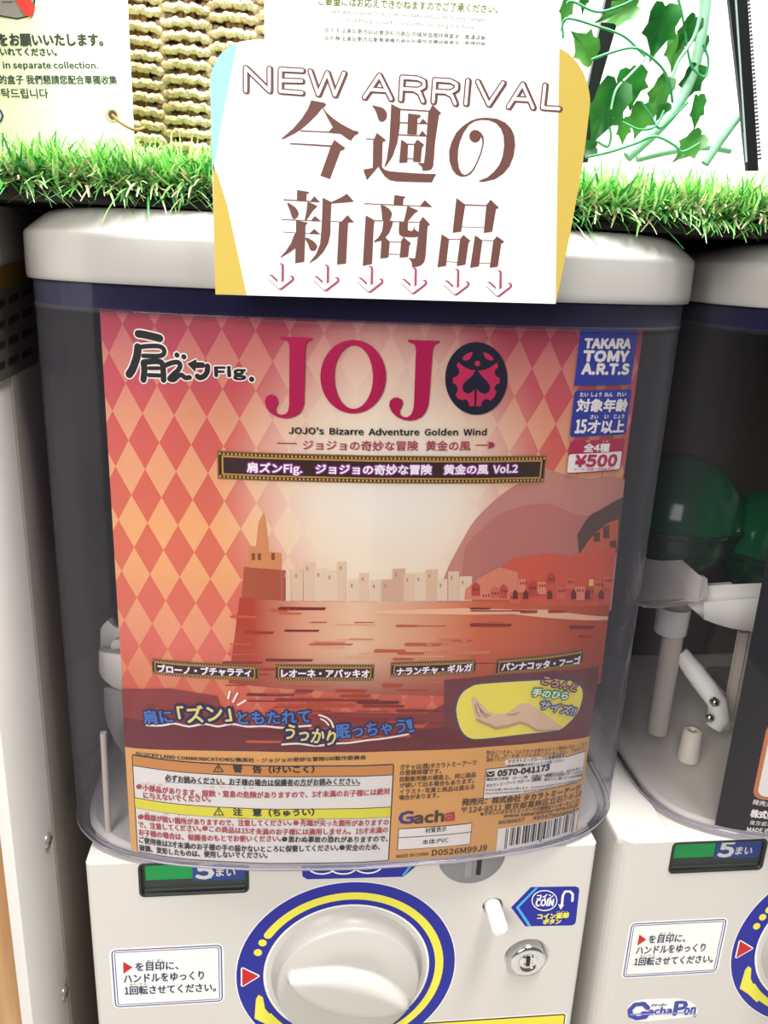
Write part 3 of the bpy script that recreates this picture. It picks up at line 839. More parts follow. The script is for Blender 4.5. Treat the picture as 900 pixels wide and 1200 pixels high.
# dark red lower band with streaks
art.poly([(143, 806), (200, 806), (255, 815), (262, 840), (340, 838), (400, 834), (500, 836), (560, 800), (701, 790), (689, 864), (560, 876), (430, 883), (300, 882), (147, 874)], A('8a3838'), 3)
art.poly([(145, 840), (240, 848), (340, 858), (440, 860), (560, 846), (692, 838), (689, 864), (560, 876), (430, 883), (300, 882), (147, 874)], A('6c2830'), 4)
art.poly([(520, 796), (600, 788), (701, 780), (692, 850), (600, 870), (520, 850)], A('6e363c'), 5)
for k in range(46):
    x = rnd.uniform(262, 500); y = rnd.uniform(800, 872); ln = rnd.uniform(20, 90); th = rnd.uniform(1, 5)
    art.poly([(x, y), (x+4, y-th/2), (x+ln, y-th*.3), (x+ln-3, y+th/2), (x+3, y+th/2)], A(rnd.choice(('a83a28', 'b4482c', '8a2c26', '6a2026', 'c05a38'))), 5)
art.build('printed_scenery', poster)

# orange strip at the foot
B = Print(PS)
ORANGE = A('e4a862')
B.polyuv([(U0, V0), (U1, V0), (U1, PS.inv(688, 863)[1])]+[PS.inv(*p) for p in ((640, 868), (580, 873.5), (520, 877.5), (455, 879.5), (400, 880.5), (300, 879.5), (220, 878), (160, 876))]+[(U0, PS.inv(152, 875.5)[1])], ORANGE, 6)
B.build('orange_strip', poster)

# series logo: brush-like strokes with a white halo, then "Fig."
B = Print(PS); K = A('1c1a1e'); W_ = A('f2ece6')
def z9(x, y): return (140+x/5.294, 370+y/5.294)
LOGO = [([(118, 112), (150, 116), (190, 125), (230, 134), (250, 140)], 40), ([(116, 195), (180, 188), (240, 188), (270, 200), (280, 225), (265, 245), (230, 250), (150, 248)], 24),
        ([(116, 195), (112, 240), (98, 290), (80, 335), (62, 362)], 42), ([(152, 292), (156, 340), (150, 396)], 34), ([(152, 288), (220, 282), (262, 290), (272, 330), (275, 398)], 30),
        ([(185, 325), (245, 325)], 20), ([(185, 368), (250, 370)], 22), ([(285, 308), (325, 292), (362, 288), (378, 305), (366, 335), (330, 368), (312, 392), (340, 396), (366, 372), (390, 368), (408, 384), (436, 382)], 25),
        ([(357, 243), (358, 244)], 27), ([(400, 254), (401, 255)], 27), ([(470, 306), (515, 306)], 30), ([(547, 312), (545, 345), (528, 372), (500, 384), (484, 374)], 28), ([(820, 393), (821, 394)], 27)]
for pts, w_ in LOGO: B.stroke([z9(*p) for p in catmull(pts, 3)], (w_*1.22+17)/5.294, W_, 1)
for pts, w_ in LOGO: B.stroke([z9(*p) for p in catmull(pts, 3)], w_*1.22/5.294, K, 2)
B.stroke([z9(*p) for p in ((425, 298), (476, 272), (470, 345))], 3.6, W_, 1, closed=True); B.poly([z9(*p) for p in ((420, 297), (480, 268), (472, 350))], K, 2)
B.text('Fig', z9(596, 394), z9(785, 396), 15, K, 3, bold=1.0, halo=1.5, hma=W_)
B.build('series_logo', poster)

# large title and the round emblem
B = Print(PS); MAG = A('ad0f4c'); NV = A('191b30')
def z10(x, y): return (300+x/5.294, 380+y/5.294)
def z11(x, y): return (460+x/5.625, 380+y/5.625)
B.poly([z10(*p) for p in ((150, 75), (352, 82), (348, 92), (318, 104), (306, 130), (298, 490), (290, 520), (272, 550), (240, 570), (205, 580), (170, 581), (130, 572), (90, 548), (65, 515), (55, 475), (65, 447), (95, 432), (125, 445), (138, 475), (136, 495), (122, 515), (122, 535), (135, 552), (160, 560), (185, 553), (200, 535), (206, 500), (208, 130), (197, 105), (175, 94), (150, 90))], MAG, 7)
B.poly([z10(602+203*cos(t*pi/30), 323+228*sin(t*pi/30)) for t in range(60)], MAG, 7, [[z10(605+119*cos(t*pi/30), 325+197*sin(t*pi/30)) for t in range(60)]])
B.poly([z11(*p) for p in ((100, 100), (310, 108), (306, 118), (278, 130), (262, 160), (240, 480), (234, 530), (218, 575), (190, 608), (150, 628), (110, 633), (70, 628), (25, 608), (-8, 575), (-25, 535), (-18, 500), (5, 482), (35, 480), (60, 495), (68, 520), (58, 545), (46, 565), (48, 590), (65, 607), (95, 610), (120, 592), (133, 560), (138, 530), (152, 165), (145, 135), (125, 122), (100, 114))], MAG, 7)
B.build('title', poster)
B = Print(PS); PK = A('c42a58')
B.poly([z11(548+204*cos(t*pi/36), 355+239*sin(t*pi/36)) for t in range(72)], NV, 7)
B.poly([z11(*p) for p in catmull([(456, 226), (480, 196), (522, 181), (518, 205), (500, 230), (478, 237)], 3, True)], PK, 8)
B.poly([z11(*p) for p in catmull([(596, 182), (632, 196), (663, 228), (640, 236), (612, 224), (600, 205)], 3, True)], PK, 8)
B.disc(*z11(556, 257), 18/5.6, 18/5.6, PK, 8, 20)
bugL = [(430, 248), (470, 280), (510, 297), (543, 302), (520, 338), (480, 372), (456, 402), (462, 438), (490, 456), (520, 445), (537, 425), (535, 537), (502, 537), (497, 512), (482, 492), (456, 498), (428, 488), (412, 462), (424, 440), (424, 412), (410, 390), (394, 386), (396, 346), (416, 346), (436, 322), (434, 292), (418, 270)]
B.poly([z11(*p) for p in bugL], PK, 8)
bugR = [(684, 250), (640, 282), (600, 298), (560, 303), (584, 340), (618, 372), (640, 404), (634, 440), (606, 458), (574, 448), (552, 425), (547, 537), (578, 537), (583, 512), (600, 492), (622, 490), (640, 502), (666, 478), (680, 446), (666, 422), (676, 394), (698, 390), (703, 350), (686, 346), (668, 326), (670, 300), (692, 280)]
B.poly([z11(*p) for p in bugR], PK, 8)
B.build('round_emblem', poster)

# subtitle lines
B = Print(PS); RD = A('a02c44')
B.text("JOJO's  Bizarre  Adventure  Golden  Wind", (338.5, 507.6), (569, 509.5), 8, K, 8, bold=.35)
B.text('ジョジョの奇妙な冒険', (355, 526.5), (489, 527.5), 11.5, RD, 8, bold=.2)
B.text('黄金の風', (498, 527.5), (550, 527.5), 11.5, RD, 8, bold=.2)
B.stroke([(325, 518.5), (347, 519)], 1.2, RD, 8); B.stroke([(557, 521), (577, 520.8)], 1.2, RD, 8)
B.poly([(570, 517), (577, 518), (579, 520.8), (577, 524), (570, 525), (573, 521)], RD, 8)
B.build('subtitle', poster)

def plaque(name, tl, tr, br, bl, txt, a, b, h, th, halo=None, dots=True):
    B = Print(PS)
    u0, u1, v0, v1 = B.box(tl, tr, br, bl, A('8a6a3c'), 5)
    B.box(tl, tr, br, bl, A('3a2014'), 6, inset=th*.22)
    B.box(tl, tr, br, bl, A('b8904e'), 7, inset=th*.72)
    B.box(tl, tr, br, bl, A('36201e'), 8, inset=th)
    if dots:
        stp = th*.62; r = th*.17; nn = int((u1-u0-th)/stp)
        for k in range(nn+1):
            uu = u0+th*.47+k*(u1-u0-th*.94)/nn
            for vv in (v0+th*.47, v1-th*.47): B.polyuv([(uu-r, vv-r), (uu+r, vv-r), (uu+r, vv+r), (uu-r, vv+r)], A('c49a54'), 8)
    B.text(txt, a, b, h, A('f6eef6'), 11, bold=.45, halo=1.3 if halo else .9, hma=A(halo or '5a3a58'))
    B.build(name, poster)
plaque('banner', (254.4, 528.6), (639, 532), (638, 564.5), (255.6, 560.8), '肩ズンFig.　ジョジョの奇妙な冒険　黄金の風  Vol.2', (290.5, 554.5), (604.5, 555.5), 13.5, .26, '8a3a94')
for q in (((178, 772), (303.5, 777.5), (302.5, 796), (179.3, 790.5), 'ブローノ・ブチャラティ', (187, 786.2), (294.5, 791)),
          ((322, 777.3), (438.8, 777.7), (438, 797), (322.7, 796.5), 'レオーネ・アバッキオ', (330, 792), (432, 792.3)),
          ((456.7, 776.5), (558, 770.4), (557.3, 787.2), (457.7, 793.5), 'ナランチャ・ギルガ', (464.5, 790.2), (551.5, 785)),
          ((580, 769.3), (683, 762), (681.5, 780), (580.4, 789.4), 'パンナコッタ・フーゴ', (586.5, 784.6), (677, 776.6))):
    plaque('name_plate', *q, 9.2, .19)

# maker's, age and price panels on the right
B = Print(PS)
B.box((678.5, 383.7), (744.7, 384.4), (738.9, 450.7), (672.5, 451), NAVY, 7)
B.text('TAKARA', (683.4, 407.4), (736.4, 407.6), 10.6, W_, 8, bold=1.1)
B.text('TOMY', (682.2, 423), (733.8, 423), 12, W_, 8, bold=1.3)
B.text('A.R.T.S', (680.3, 437.8), (734.2, 438), 12, W_, 8, bold=1.2)
B.build('maker_panel', poster)
B = Print(PS)
B.box((672, 456.3), (737.8, 456.3), (732.3, 509.5), (667, 510.3), NAVY, 7, r=.16)
for t, a, b in (('たい', (678, 464.3), (687.5, 464.3)), ('しょう', (691, 464.3), (703, 464.3)), ('ねん', (706.5, 464.3), (716, 464.3)), ('れい', (721, 464), (731.5, 464))): B.text(t, a, b, 4.8, W_, 8, bold=.2)
B.text('対象年齢', (674, 481.8), (732.2, 481.3), 14.6, W_, 8, bold=.75)
for t, a, b in (('さい', (690, 490.4), (699, 490.4)), ('い', (706.5, 490.2), (711, 490.2)), ('じょう', (717.5, 490), (729, 490))): B.text(t, a, b, 4.8, W_, 8, bold=.2)
B.text('15', (672.5, 506.8), (684.3, 506.6), 15, W_, 8, bold=.9)
B.text('才以上', (686.3, 507), (728.3, 506.2), 14.8, W_, 8, bold=.75)
B.build('age_panel', poster)
B = Print(PS); CR = A('b0244e')
u0, u1, v0, v1 = B.box((666, 514.3), (730.4, 514.6), (725.7, 552), (664, 553), CR, 7, r=.16)
B.box((664.6, 530), (726.6, 530), (724.2, 550.8), (664.4, 551.6), W_, 8, r=.1)
B.text('全4種', (682.2, 529), (711.7, 528.6), 9.6, W_, 8, bold=.5)
B.text('ぜん', (685, 517.7), (690.5, 517.7), 2.4, W_, 8); B.text('しゅ', (705, 517.5), (711, 517.5), 2.4, W_, 8)
B.text('¥500', (672, 546.2), (719.6, 545.2), 13.4, CR, 9, bold=1.1)
B.text('メーカー希望小売価格(税込)', (670.8, 551), (718, 550.2), 3.4, CR, 9)
B.build('price_panel', poster)

# catch copy
B = Print(PS); BL = A('4a78c4'); DN = A('221f52'); YL = A('ead77c')
B.stroke(catmull([(173, 848.5), (190, 849), (205, 846.5), (222, 850), (240, 847), (256, 850), (272, 847), (290, 850), (310, 849.5), (330, 851.5), (350, 850), (364, 849)], 3), 2.2, W_, 8)
B.stroke(catmull([(331, 871), (350, 870), (370, 872.5), (392, 870), (410, 869), (430, 866), (450, 864), (478, 859)], 3), 2.2, W_, 8)
B.text('肩に', (171.5, 846.5), (204.5, 845.3), 15.5, BL, 11, bold=.45, halo=1.5, hma=DN)
B.text('「ズン」', (212, 846.5), (272.5, 842.8), 20, YL, 11, bold=.55, halo=3, hma=DN)
B.text('ともたれて', (280, 846.5), (364, 844.6), 14.5, BL, 11, bold=.45, halo=1.5, hma=DN)
B.text('うっかり', (333.5, 863.5), (391, 872), 17, YL, 11, bold=.5, halo=3, hma=DN)
B.text('眠っちゃう', (395, 864), (474.5, 857), 16.5, BL, 11, bold=.45, halo=1.5, hma=DN); B.text('！', (479, 857), (485.5, 855), 15, BL, 11, bold=.45, halo=1.5, hma=DN)
for a, b in (((269.8, 809), (268, 817)), ((278.8, 811), (273.5, 821)), ((288, 819.5), (279.5, 824.5))): B.stroke([a, b], 2.2, W_, 9)
B.stroke(catmull([(374, 836.5), (382, 839), (388, 844), (390.5, 850.5)], 3), 2.0, W_, 9); B.stroke(catmull([(376, 841), (381, 843.5), (385, 848)], 3), 1.8, W_, 9)
B.text('かた', (175, 826.5), (183, 826.5), 3, DN, 9)
B.build('catch_copy', poster)

# yellow oval with an open palm
B = Print(PS)
def z12(x, y): return (520+x/4.5, 780+y/4.5)
ov = catmull([(65, 250), (70, 190), (95, 140), (140, 108), (200, 92), (480, 74), (620, 72), (690, 85), (722, 120), (724, 170), (700, 240), (655, 295), (590, 335), (400, 358), (200, 380), (130, 374), (88, 330)], 4, True)
B.stroke([z12(*p) for p in ov], 4.2, A('4c4878'), 6, closed=True); B.poly([z12(*p) for p in ov], A('f4e55c'), 7)
SK = A('e2c0a2'); SK2 = A('c09c7c'); SK3 = A('8c6850')
B.poly([z12(*p) for p in ((140, 168), (148, 158), (160, 160), (176, 176), (205, 208), (232, 236), (270, 250), (325, 247), (356, 228), (378, 206), (405, 194), (435, 192), (462, 202), (500, 230), (560, 275), (625, 322), (600, 335), (485, 343), (440, 315), (400, 300), (330, 322), (268, 332), (238, 316), (205, 304), (168, 286), (157, 250), (146, 205))], SK, 8)
B.poly([z12(*p) for p in ((168, 270), (205, 288), (240, 300), (268, 316), (330, 306), (398, 286), (440, 302), (490, 330), (600, 332), (600, 335), (485, 343), (440, 315), (400, 300), (330, 322), (268, 332), (238, 316), (205, 304), (168, 286))], SK2, 9)
for pts in (((170, 190), (190, 225), (215, 248), (240, 256)), ((185, 222), (200, 250), (225, 268)), ((160, 195), (170, 235), (185, 262)), ((330, 250), (360, 252), (392, 240))):
    B.stroke([z12(*p) for p in catmull(list(pts), 4)], .8, SK3, 10)
PU = A('6a4a7a'); PW = A('f4f0e0')
B.text('ころんと', (632, 799), (672, 808.5), 8.8, A('e09a68'), 13, bold=.4, halo=1.5, hma=A('4e3a68'))
B.text('手のひら', (621, 813.5), (662, 818), 8.8, A('f0f2e4'), 13, bold=.4, halo=1.5, hma=A('2f8a60'))
B.text('サイズ!!', (629.5, 828), (670.5, 836.5), 9.4, A('b8bcc8'), 13, bold=.4, halo=1.5, hma=A('4c4878'))
B.build('palm_picture', poster)

# warning box
B = Print(PS); GK = A('2a2626'); WR = A('b0404a'); BOX = ((155, 885.6), (461.7, 890.4), (456, 1005.6), (162.4, 998.6))
u0, u1, v0, v1 = B.box(*BOX, GK, 7, r=.12)
B.box(*BOX, A('e8e4e0'), 8, r=.1, inset=.06)
def vline(pl, pr): return (PS.inv(*pl)[1]+PS.inv(*pr)[1])/2
va = vline((157, 897.8), (460.3, 903.5)); vb = vline((160, 935.8), (458.5, 941.8)); vc = vline((160.6, 946.9), (457.8, 952.7))
B.polyuv([(u0+.06, va), (u1-.06, va), (u1-.06, v1-.06), (u0+.06, v1-.06)], A('cf8a48'), 9)
B.polyuv([(u0+.04, vc-.03), (u1-.04, vc-.03), (u1-.04, vb+.03), (u0+.04, vb+.03)], GK, 9)
B.polyuv([(u0+.06, vc), (u1-.06, vc), (u1-.06, vb), (u0+.06, vb)], A('e4dc3c'), 10)
B.polyuv([(u0+.06, va-.02), (u1-.06, va-.02), (u1-.06, va+.02), (u0+.06, va+.02)], GK, 10)
def triangle(x, y):
    B.stroke([(x-5.5, y+4), (x, y-4.5), (x+5.5, y+4)], 1.0, GK, 11, closed=True); B.stroke([(x, y-1.5), (x, y+1)], 1.0, GK, 11); B.stroke([(x, y+2.7), (x, y+2.8)], 1.0, GK, 11)
triangle(256.5, 898.5); triangle(257, 949)
T = lambda t, a, b, h, ma=WR, bold=.22: B.text(t, a, b, h, ma, 11, bold=bold)
T('警　告（けいこく）', (274, 903), (368, 903.6), 8.6, GK, .4)
T('注　意（ちゅうい）', (274, 953.5), (368, 953.8), 8.6, GK, .4)
T('©LUCKY LAND COMMUNICATIONS/集英社·ジョジョの奇妙な冒険GW製作委員会', (160.8, 883.8), (428.5, 888.6), 5.4, GK, .15)
T('必ずお読みください。お子様の場合は保護者の方がお読みください。', (195, 913.3), (421.5, 917.3), 7.8, GK)
B.stroke([(195, 914.6), (250, 917), (308, 918.6), (365, 919), (421, 918.4)], .6, GK, 11)
T('小部品があります。誤飲・窒息の危険がありますので、3才未満のお子様には絶対', (169, 924.6), (456.3, 928.8), 7.6)
T('に与えないでください。', (170, 933.6), (247.5, 937.8), 7.4)
T('縁部が鋭い箇所がありますので、注意してください。', (171, 959), (341.5, 965.3), 7.2); T('先端が尖った箇所がありますの', (352, 965.8), (454.7, 964.8), 7.2)
T('で、注意してください。', (164.2, 967.6), (236.5, 972.2), 7.2); T('この商品は15才未満のお子様には適用しません。15才未満の', (246, 972.8), (454, 973.8), 7.2)
T('お子様の場合は、保護者のもとでお使いください。', (164.6, 976.5), (329.5, 984), 7.2); T('思わぬ事故の恐れがありますので、', (338, 985), (453.5, 984), 7.2, GK)
T('ご使用後は3才未満のお子様の手の届かないところに保管してください。', (164.8, 985.3), (396.5, 994.6), 7.2, GK); T('安全のため、', (405, 994.6), (444.5, 993.6), 7.2, GK)
T('破損、変形したものは、使用しないでください。', (165.2, 994.6), (313.5, 1003.6), 7.2, GK)
for x, y, ma in ((164.5, 920, WR), (166.5, 955.3, WR), (346.8, 962.2, WR), (241, 968.6, WR), (333.6, 981.3, GK), (400.7, 991, GK)): B.disc(x, y, 3.3, 2.9, ma, 11, 20)
for t, x, y in (('しょう', 169, 917.2), ('ぶ', 181, 918), ('ひん', 187, 918.4), ('ご', 240, 921.2), ('いん', 246.5, 921.3), ('ちっ', 259, 921.8), ('そく', 268, 922), ('き', 286, 922.4), ('けん', 293, 922.4), ('ふち', 171, 951.6), ('するど', 192, 953), ('か', 210, 954), ('しょ', 216, 954.3), ('ちゅうい', 280, 957.6), ('せんたん', 352, 958.4), ('とが', 374, 958.4), ('しょう', 262, 966), ('ほご', 222, 974), ('じこ', 362, 977.6), ('おそ', 384, 977.6)):
    B.text(t, (x, y), (x+len(t)*2.6, y+.1), 2.2, WR if y < 977 else GK, 11)
B.build('warning_box', poster)

# small print on the right
B = Print(PS); BR = A('5a4026')
T = lambda t, a, b, h, ma=BR, bold=.18: B.text(t, a, b, h, ma, 8, bold=bold)
T('ガチャは(株)タカラトミーアーツ', (468.3, 900.6), (557.6, 894.6), 6)
T('の登録商標です。', (468, 907.4), (516.5, 905), 6)
T('自動販売機の構造上、同じ商品', (468, 914.8), (556.5, 909.2), 6)
T('が続いて出る場合もあります。', (468, 922), (554.5, 916.2), 6)
T('イラスト･写真と商品は異なる', (467.5, 929.4), (555, 923.4), 6)
T('場合があります。', (467.2, 936.4), (513.5, 933.4), 6)
T('製品につきましては万全の注意をはらって製造に当たっており', (569, 882.6), (686, 871.8), 4.3, BR, .05)
T('ますが、万一お気づきの点がございましたら、下記までご', (569, 887.2), (686, 876.6), 4.3, BR, .05)
T('連絡ください。', (569, 891.6), (594.5, 890), 4.3, BR, .05)
T('発売元：株式会社 タカラトミーアーツ', (540.3, 942.6), (678, 924.8), 7.6, BR, .4)
T('〒124-8511 東京都葛飾区立石7-9-10', (539.5, 952), (679, 931.8), 7.6, BR, .2)
T('たのしいタカラトミーアーツの情報はインターネットで!', (566.5, 954), (676.5, 939), 4.8)
B.disc(564, 952.6, 2, 1.9, BR, 8, 14)
T('www.takaratomy-arts.co.jp', (589, 957.8), (675.5, 944), 5, BR, .25)
T('M089657', (583.7, 964.6), (613.5, 961), 4.2); T('4904790089657', (623, 959.4), (675.5, 950), 4.2)
T('MADE IN CHINA', (464, 1004), (502, 1000.6), 3.8, BR, .15); T('D0526M99J9', (505.5, 1001.2), (569.5, 995), 6.6, BR, .3)
B.build('small_print', poster)
B = Print(PS)
T('G', (467, 964.5), (484, 963), 14, A('3c3078'), .9); T('ach', (485, 963.6), (519, 961), 13, A('4c3226'), .9); T('a', (520, 960.8), (531.3, 960), 9, A('c03c3c'), .9); T('TM', (528, 952.2), (532, 951.9), 1.6)
B.build('capsule_logo', poster)
B = Print(PS)
q = ((466.3, 970), (552.5, 962.3), (551, 987.6), (465, 995)); u0, u1, v0, v1 = B.box(*q, BR, 7); B.box(*q, W_, 8, inset=.04)
vm = vline((465.8, 979.7), (551.8, 973.6)); B.polyuv([(u0, vm-.02), (u1, vm-.02), (u1, vm+.02), (u0, vm+.02)], BR, 9)
B.text('材質表示', (497.8, 974.8), (522.5, 972.6), 6, GK, 9, bold=.1); B.text('本体:PVC', (494.5, 988.2), (524.5, 985.6), 6, GK, 9, bold=.1)
B.build('material_panel', poster)
B = Print(PS)
q = ((567.7, 896.3), (684.2, 882.2), (680, 916), (566.5, 931)); B.box(*q, BR, 7); B.box(*q, W_, 8, inset=.035)
B.poly([(591, 895), (591, 888.5), (661, 881.8), (661, 890)], W_, 8)
T = lambda t, a, b, h, ma=GK, bold=.1: B.text(t, a, b, h, ma, 10, bold=bold)
T('タカラトミーグループお客様相談室', (594, 893), (660, 885.8), 4.6); T('おかけ間違えのないようご注意ください', (594, 897.8), (658.5, 891), 3.6, GK, .05)
T('0570-041173', (582, 908), (642, 900.8), 6.8, GK, .6)
B.poly([(569, 903), (579, 902), (578.5, 908.4), (569, 909.4)], GK, 9); B.stroke([(570, 904), (573.8, 906.6), (578, 903.4)], .8, W_, 10)
T('電話受付時間　10～17時　月曜日～金曜日(土日・祝日を除く)', (568.6, 914), (680, 900), 3.8, GK, .05)
T('タカラトミーアーツ サポート', (568.6, 921.3), (619, 914.8), 4.2); B.poly([(621, 909.5), (633.5, 908), (633.5, 913.4), (621, 915)], A('b8b4b0'), 9); T('検索', (623, 914), (631.5, 912.9), 3.8)
T('本製品のお客様サポートは日本', (636, 909.8), (680, 904), 3.3, GK, .05); T('国内でのご購入がつき有効期間', (636, 913.8), (680, 908.2), 3.3, GK, .05)
T('からのお問い合わせに限ります。(Customer service is only available in case', (567.8, 926), (679.5, 912.6), 3.2, GK, .05)
T('this product purchased in Japan and requested from Japan domestic.)', (567.5, 930), (674, 916.8), 3.0, GK, .05)
B.build('contact_panel', poster)
# bar code, drawn from its digits
B = Print(PS)
q = ((583.2, 966), (675.5, 951.8), (672.5, 977.7), (581, 994.2)); u0, u1, v0, v1 = B.box(*q, W_, 8)
Lc = ['0001101', '0011001', '0010011', '0111101', '0100011', '0110001', '0101111', '0111011', '0110111', '0001011']
code = '4904790089657'; par_ = 'LGLLGG'
bits = '101'
for d, p in zip(code[1:7], par_):
    l = Lc[int(d)]; bits += l if p == 'L' else ''.join('1' if c == '0' else '0' for c in l)[::-1]
bits += '01010'
for d in code[7:]: bits += ''.join('1' if c == '0' else '0' for c in Lc[int(d)])
bits += '101'
ua, ub = u0+.42, u1-.22; mw = (ub-ua)/95; i = 0
while i < 95:
    if bits[i] == '1':
        j = i
        while j < 95 and bits[j] == '1': j += 1
        low = .0 if (i < 3 or 45 <= i < 50 or i >= 92) else .16
        B.polyuv([(ua+i*mw, v0+.14+low), (ua+j*mw, v0+.14+low), (ua+j*mw, v1-.04), (ua+i*mw, v1-.04)], GK, 9); i = j
    else: i += 1
def uvtext(t, a, b, v, h):
    vs, fs = glyphs(t); x0 = min(p[0] for p in vs); x1 = max(p[0] for p in vs)
    B.put([(a+(b-a)*(p[0]-x0)/(x1-x0), v+p[1]/.72*h) for p in vs], fs, GK, 9)
uvtext('4', u0+.1, u0+.24, v0+.04, .2); uvtext('904790', ua+6*mw, ua+43*mw, v0+.04, .2); uvtext('089657', ua+52*mw, ua+90*mw, v0+.04, .2)
B.build('bar_code', poster)

# ------------------------------------------------------------------ black poster in the second machine
poster2 = thing('poster', 'black product poster in the right-hand machine, cut off by the photo edge', 'poster')
PT = Case(FL2, -.42)
a = PT.inv(899, 800); b = PT.inv(836, 974)
UB = b[0]
KB = A('131318')
sheet('sheet', PT, UB, UB+15, V0, 31.3, KB, poster2).modifiers.clear()
B = Print(PT)
OR = A('c87a4c')
t1 = PT.inv(889, 845)[1]; t0 = PT.inv(885, 936)[1]; ul = PT.inv(884.5, 930)[0]
def rr_uv(x0, x1, y0, y1, r):
    return round_rect(x0, x1, y0, y1, r)
B.polyuv(rr_uv(ul-.1, ul+7, t0, t1, .5), OR, 1); B.polyuv(rr_uv(ul+.12, ul+6.8, t0+.2, t1-.2, .4), W_, 2)
v8 = PT.inv(895, 828)[1]; B.polyuv([(ul+.4, v8-.55), (ul+2, v8-.55), (ul+2, v8+.6), (ul+.4, v8+.6)], A('e6c84a'), 1)
v7 = PT.inv(898, 795)[1]; B.polyuv([(ul+.3, v7-.9), (ul+4, v7-.9), (ul+4, v7+2), (ul+.3, v7+2)], A('2b2f78'), 1)
B.text('発売元', (881, 942), (904, 946), 6, W_, 2, bold=.1); B.text('株式会社', (879, 957), (916, 961), 9, W_, 2, bold=.6)
B.text('東京都葛飾区', (878, 966), (918, 970), 5.5, W_, 2); B.text('MADE IN CHINA', (875, 974), (925, 977), 5, W_, 2, bold=.2)
B.build('small_print', poster2)

# ------------------------------------------------------------------ the NEW ARRIVAL notice
notice = thing('notice', 'white NEW ARRIVAL notice with arrows hanging over the machine lid', 'notice')
NY = -2.75
NS = Plane(NY)
back = Print(NS)
outl = catmull([(246, 96), (250, 78), (260, 62), (278, 50), (300, 46)], 4)+[(470, 50), (640, 55)]+catmull([(652, 56), (670, 66), (684, 86), (691, 112), (690, 134), (683, 190), (675, 236), (663, 300), (651, 356)], 4)+[(450, 350.5), (252.5, 345)]
uv = back.uv(outl); mb = MB()
mb.loft([[(u, NY, v) for u, v in uv], [(u, NY+.06, v) for u, v in uv]], PAPER, True, True, False)
mb.build('card', notice)
back = Print(NS)
back.poly(catmull([(246, 96), (250, 78), (260, 62), (276, 51)], 4)+[(277.5, 52), (262, 130), (249.5, 205)], mat('9fd0d8', .6, .2), 1)
back.build('blue_corner', notice); back = Print(NS)
back.poly([(249.6, 192), (255, 205), (266, 240), (289, 345.5), (252.5, 345), (250.4, 260)], mat('c9b054', .6, .2), 1)
back.build('yellow_corner', notice); back = Print(NS)
back.poly([(655.5, 57)]+catmull([(657, 57), (670, 66), (684, 86), (691, 112), (690, 134), (683, 190), (675, 236), (663, 300), (651, 356)], 4)+[(653, 220)], mat('c4ab52', .6, .2), 1)
back.build('yellow_edge', notice)
LT = Print(NS); BRN = mat('6b4640', .4, .4); WHT = PAPER
def n6(x, y): return (270+x/4.5, 60+y/4.5)
def n7(x, y): return (460+x/4.286, 60+y/4.286)
NA = [(n6, [(80, 210), (80, 88), (205, 210), (205, 92)]), (n6, [(378, 103), (264, 97), (262, 212), (376, 221)]), (n6, [(265, 155), (374, 158)]), (n6, [(420, 106), (462, 228), (510, 115), (550, 232), (598, 117)]),
      (n6, [(706, 244), (785, 128), (846, 252)]), (n6, [(738, 203), (822, 208)]),
      (n7, [(40, 244), (47, 132), (125, 137), (156, 152), (157, 178), (130, 194), (46, 190)]), (n7, [(105, 194), (135, 210), (152, 252)]),
      (n7, [(203, 254), (211, 145), (288, 150), (320, 166), (320, 190), (292, 206), (208, 202)]), (n7, [(270, 208), (298, 224), (314, 264)]),
      (n7, [(377, 148), (367, 264)]), (n7, [(427, 154), (482, 268), (554, 160)]), (n7, [(581, 280), (652, 166), (704, 284)]), (n7, [(606, 240), (685, 244)]), (n7, [(764, 172), (752, 284), (834, 290)])]
for f, pts in NA:
    q = [f(*p) for p in pts]
    LT.stroke(q, 7.2, BRN, 1, dx=1.8, dy=.6); LT.stroke(q, 7.4, BRN, 1)
for f, pts in NA: LT.stroke([f(*p) for p in pts], 3.9, WHT, 2)
LT.build('english_lettering', notice)
LT = Print(NS)
def poly(f, *pts): LT.poly([f(*p) for p in pts], BRN, 1)
k1 = lambda x, y: (320+x/6, 110+y/6)
poly(k1, (268, 45), (360, 62), (375, 75), (371, 84), (346, 98), (310, 145), (250, 205), (190, 255), (140, 285), (68, 320), (58, 315), (140, 245), (200, 175), (245, 105))
poly(k1, (346, 97), (352, 93), (375, 130), (420, 170), (480, 212), (560, 255), (603, 266), (600, 280), (575, 292), (558, 312), (548, 331), (520, 315), (475, 282), (400, 275), (390, 266), (420, 235), (380, 165))
poly(k1, (188, 256), (400, 265), (400, 274), (195, 265))
poly(k1, (430, 323), (505, 378), (500, 393), (475, 400), (400, 600), (332, 575), (404, 373), (120, 355), (120, 345), (410, 361))
k2 = lambda x, y: (420+x/4.5, 110+y/4.5)
LT.poly([k2(*p) for p in catmull([(70, 60), (95, 65), (130, 75), (150, 100), (148, 130), (128, 147), (108, 140), (98, 110), (85, 80)], 2, True)], BRN, 1)
poly(k2, (173, 53), (222, 78), (218, 180), (205, 260), (180, 330), (150, 375), (135, 388), (150, 340), (163, 250), (168, 150))
poly(k2, (220, 78), (374, 88), (374, 95), (220, 86))
poly(k2, (390, 58), (437, 102), (425, 113), (405, 250), (395, 380), (385, 398), (365, 405), (338, 405), (335, 385), (310, 365), (345, 365), (352, 310), (368, 100))
poly(k2, (262, 103), (330, 112), (325, 125), (312, 130), (308, 215), (257, 212))
poly(k2, (215, 148), (365, 155), (365, 161), (215, 155)); poly(k2, (320, 156), (340, 130), (365, 158))
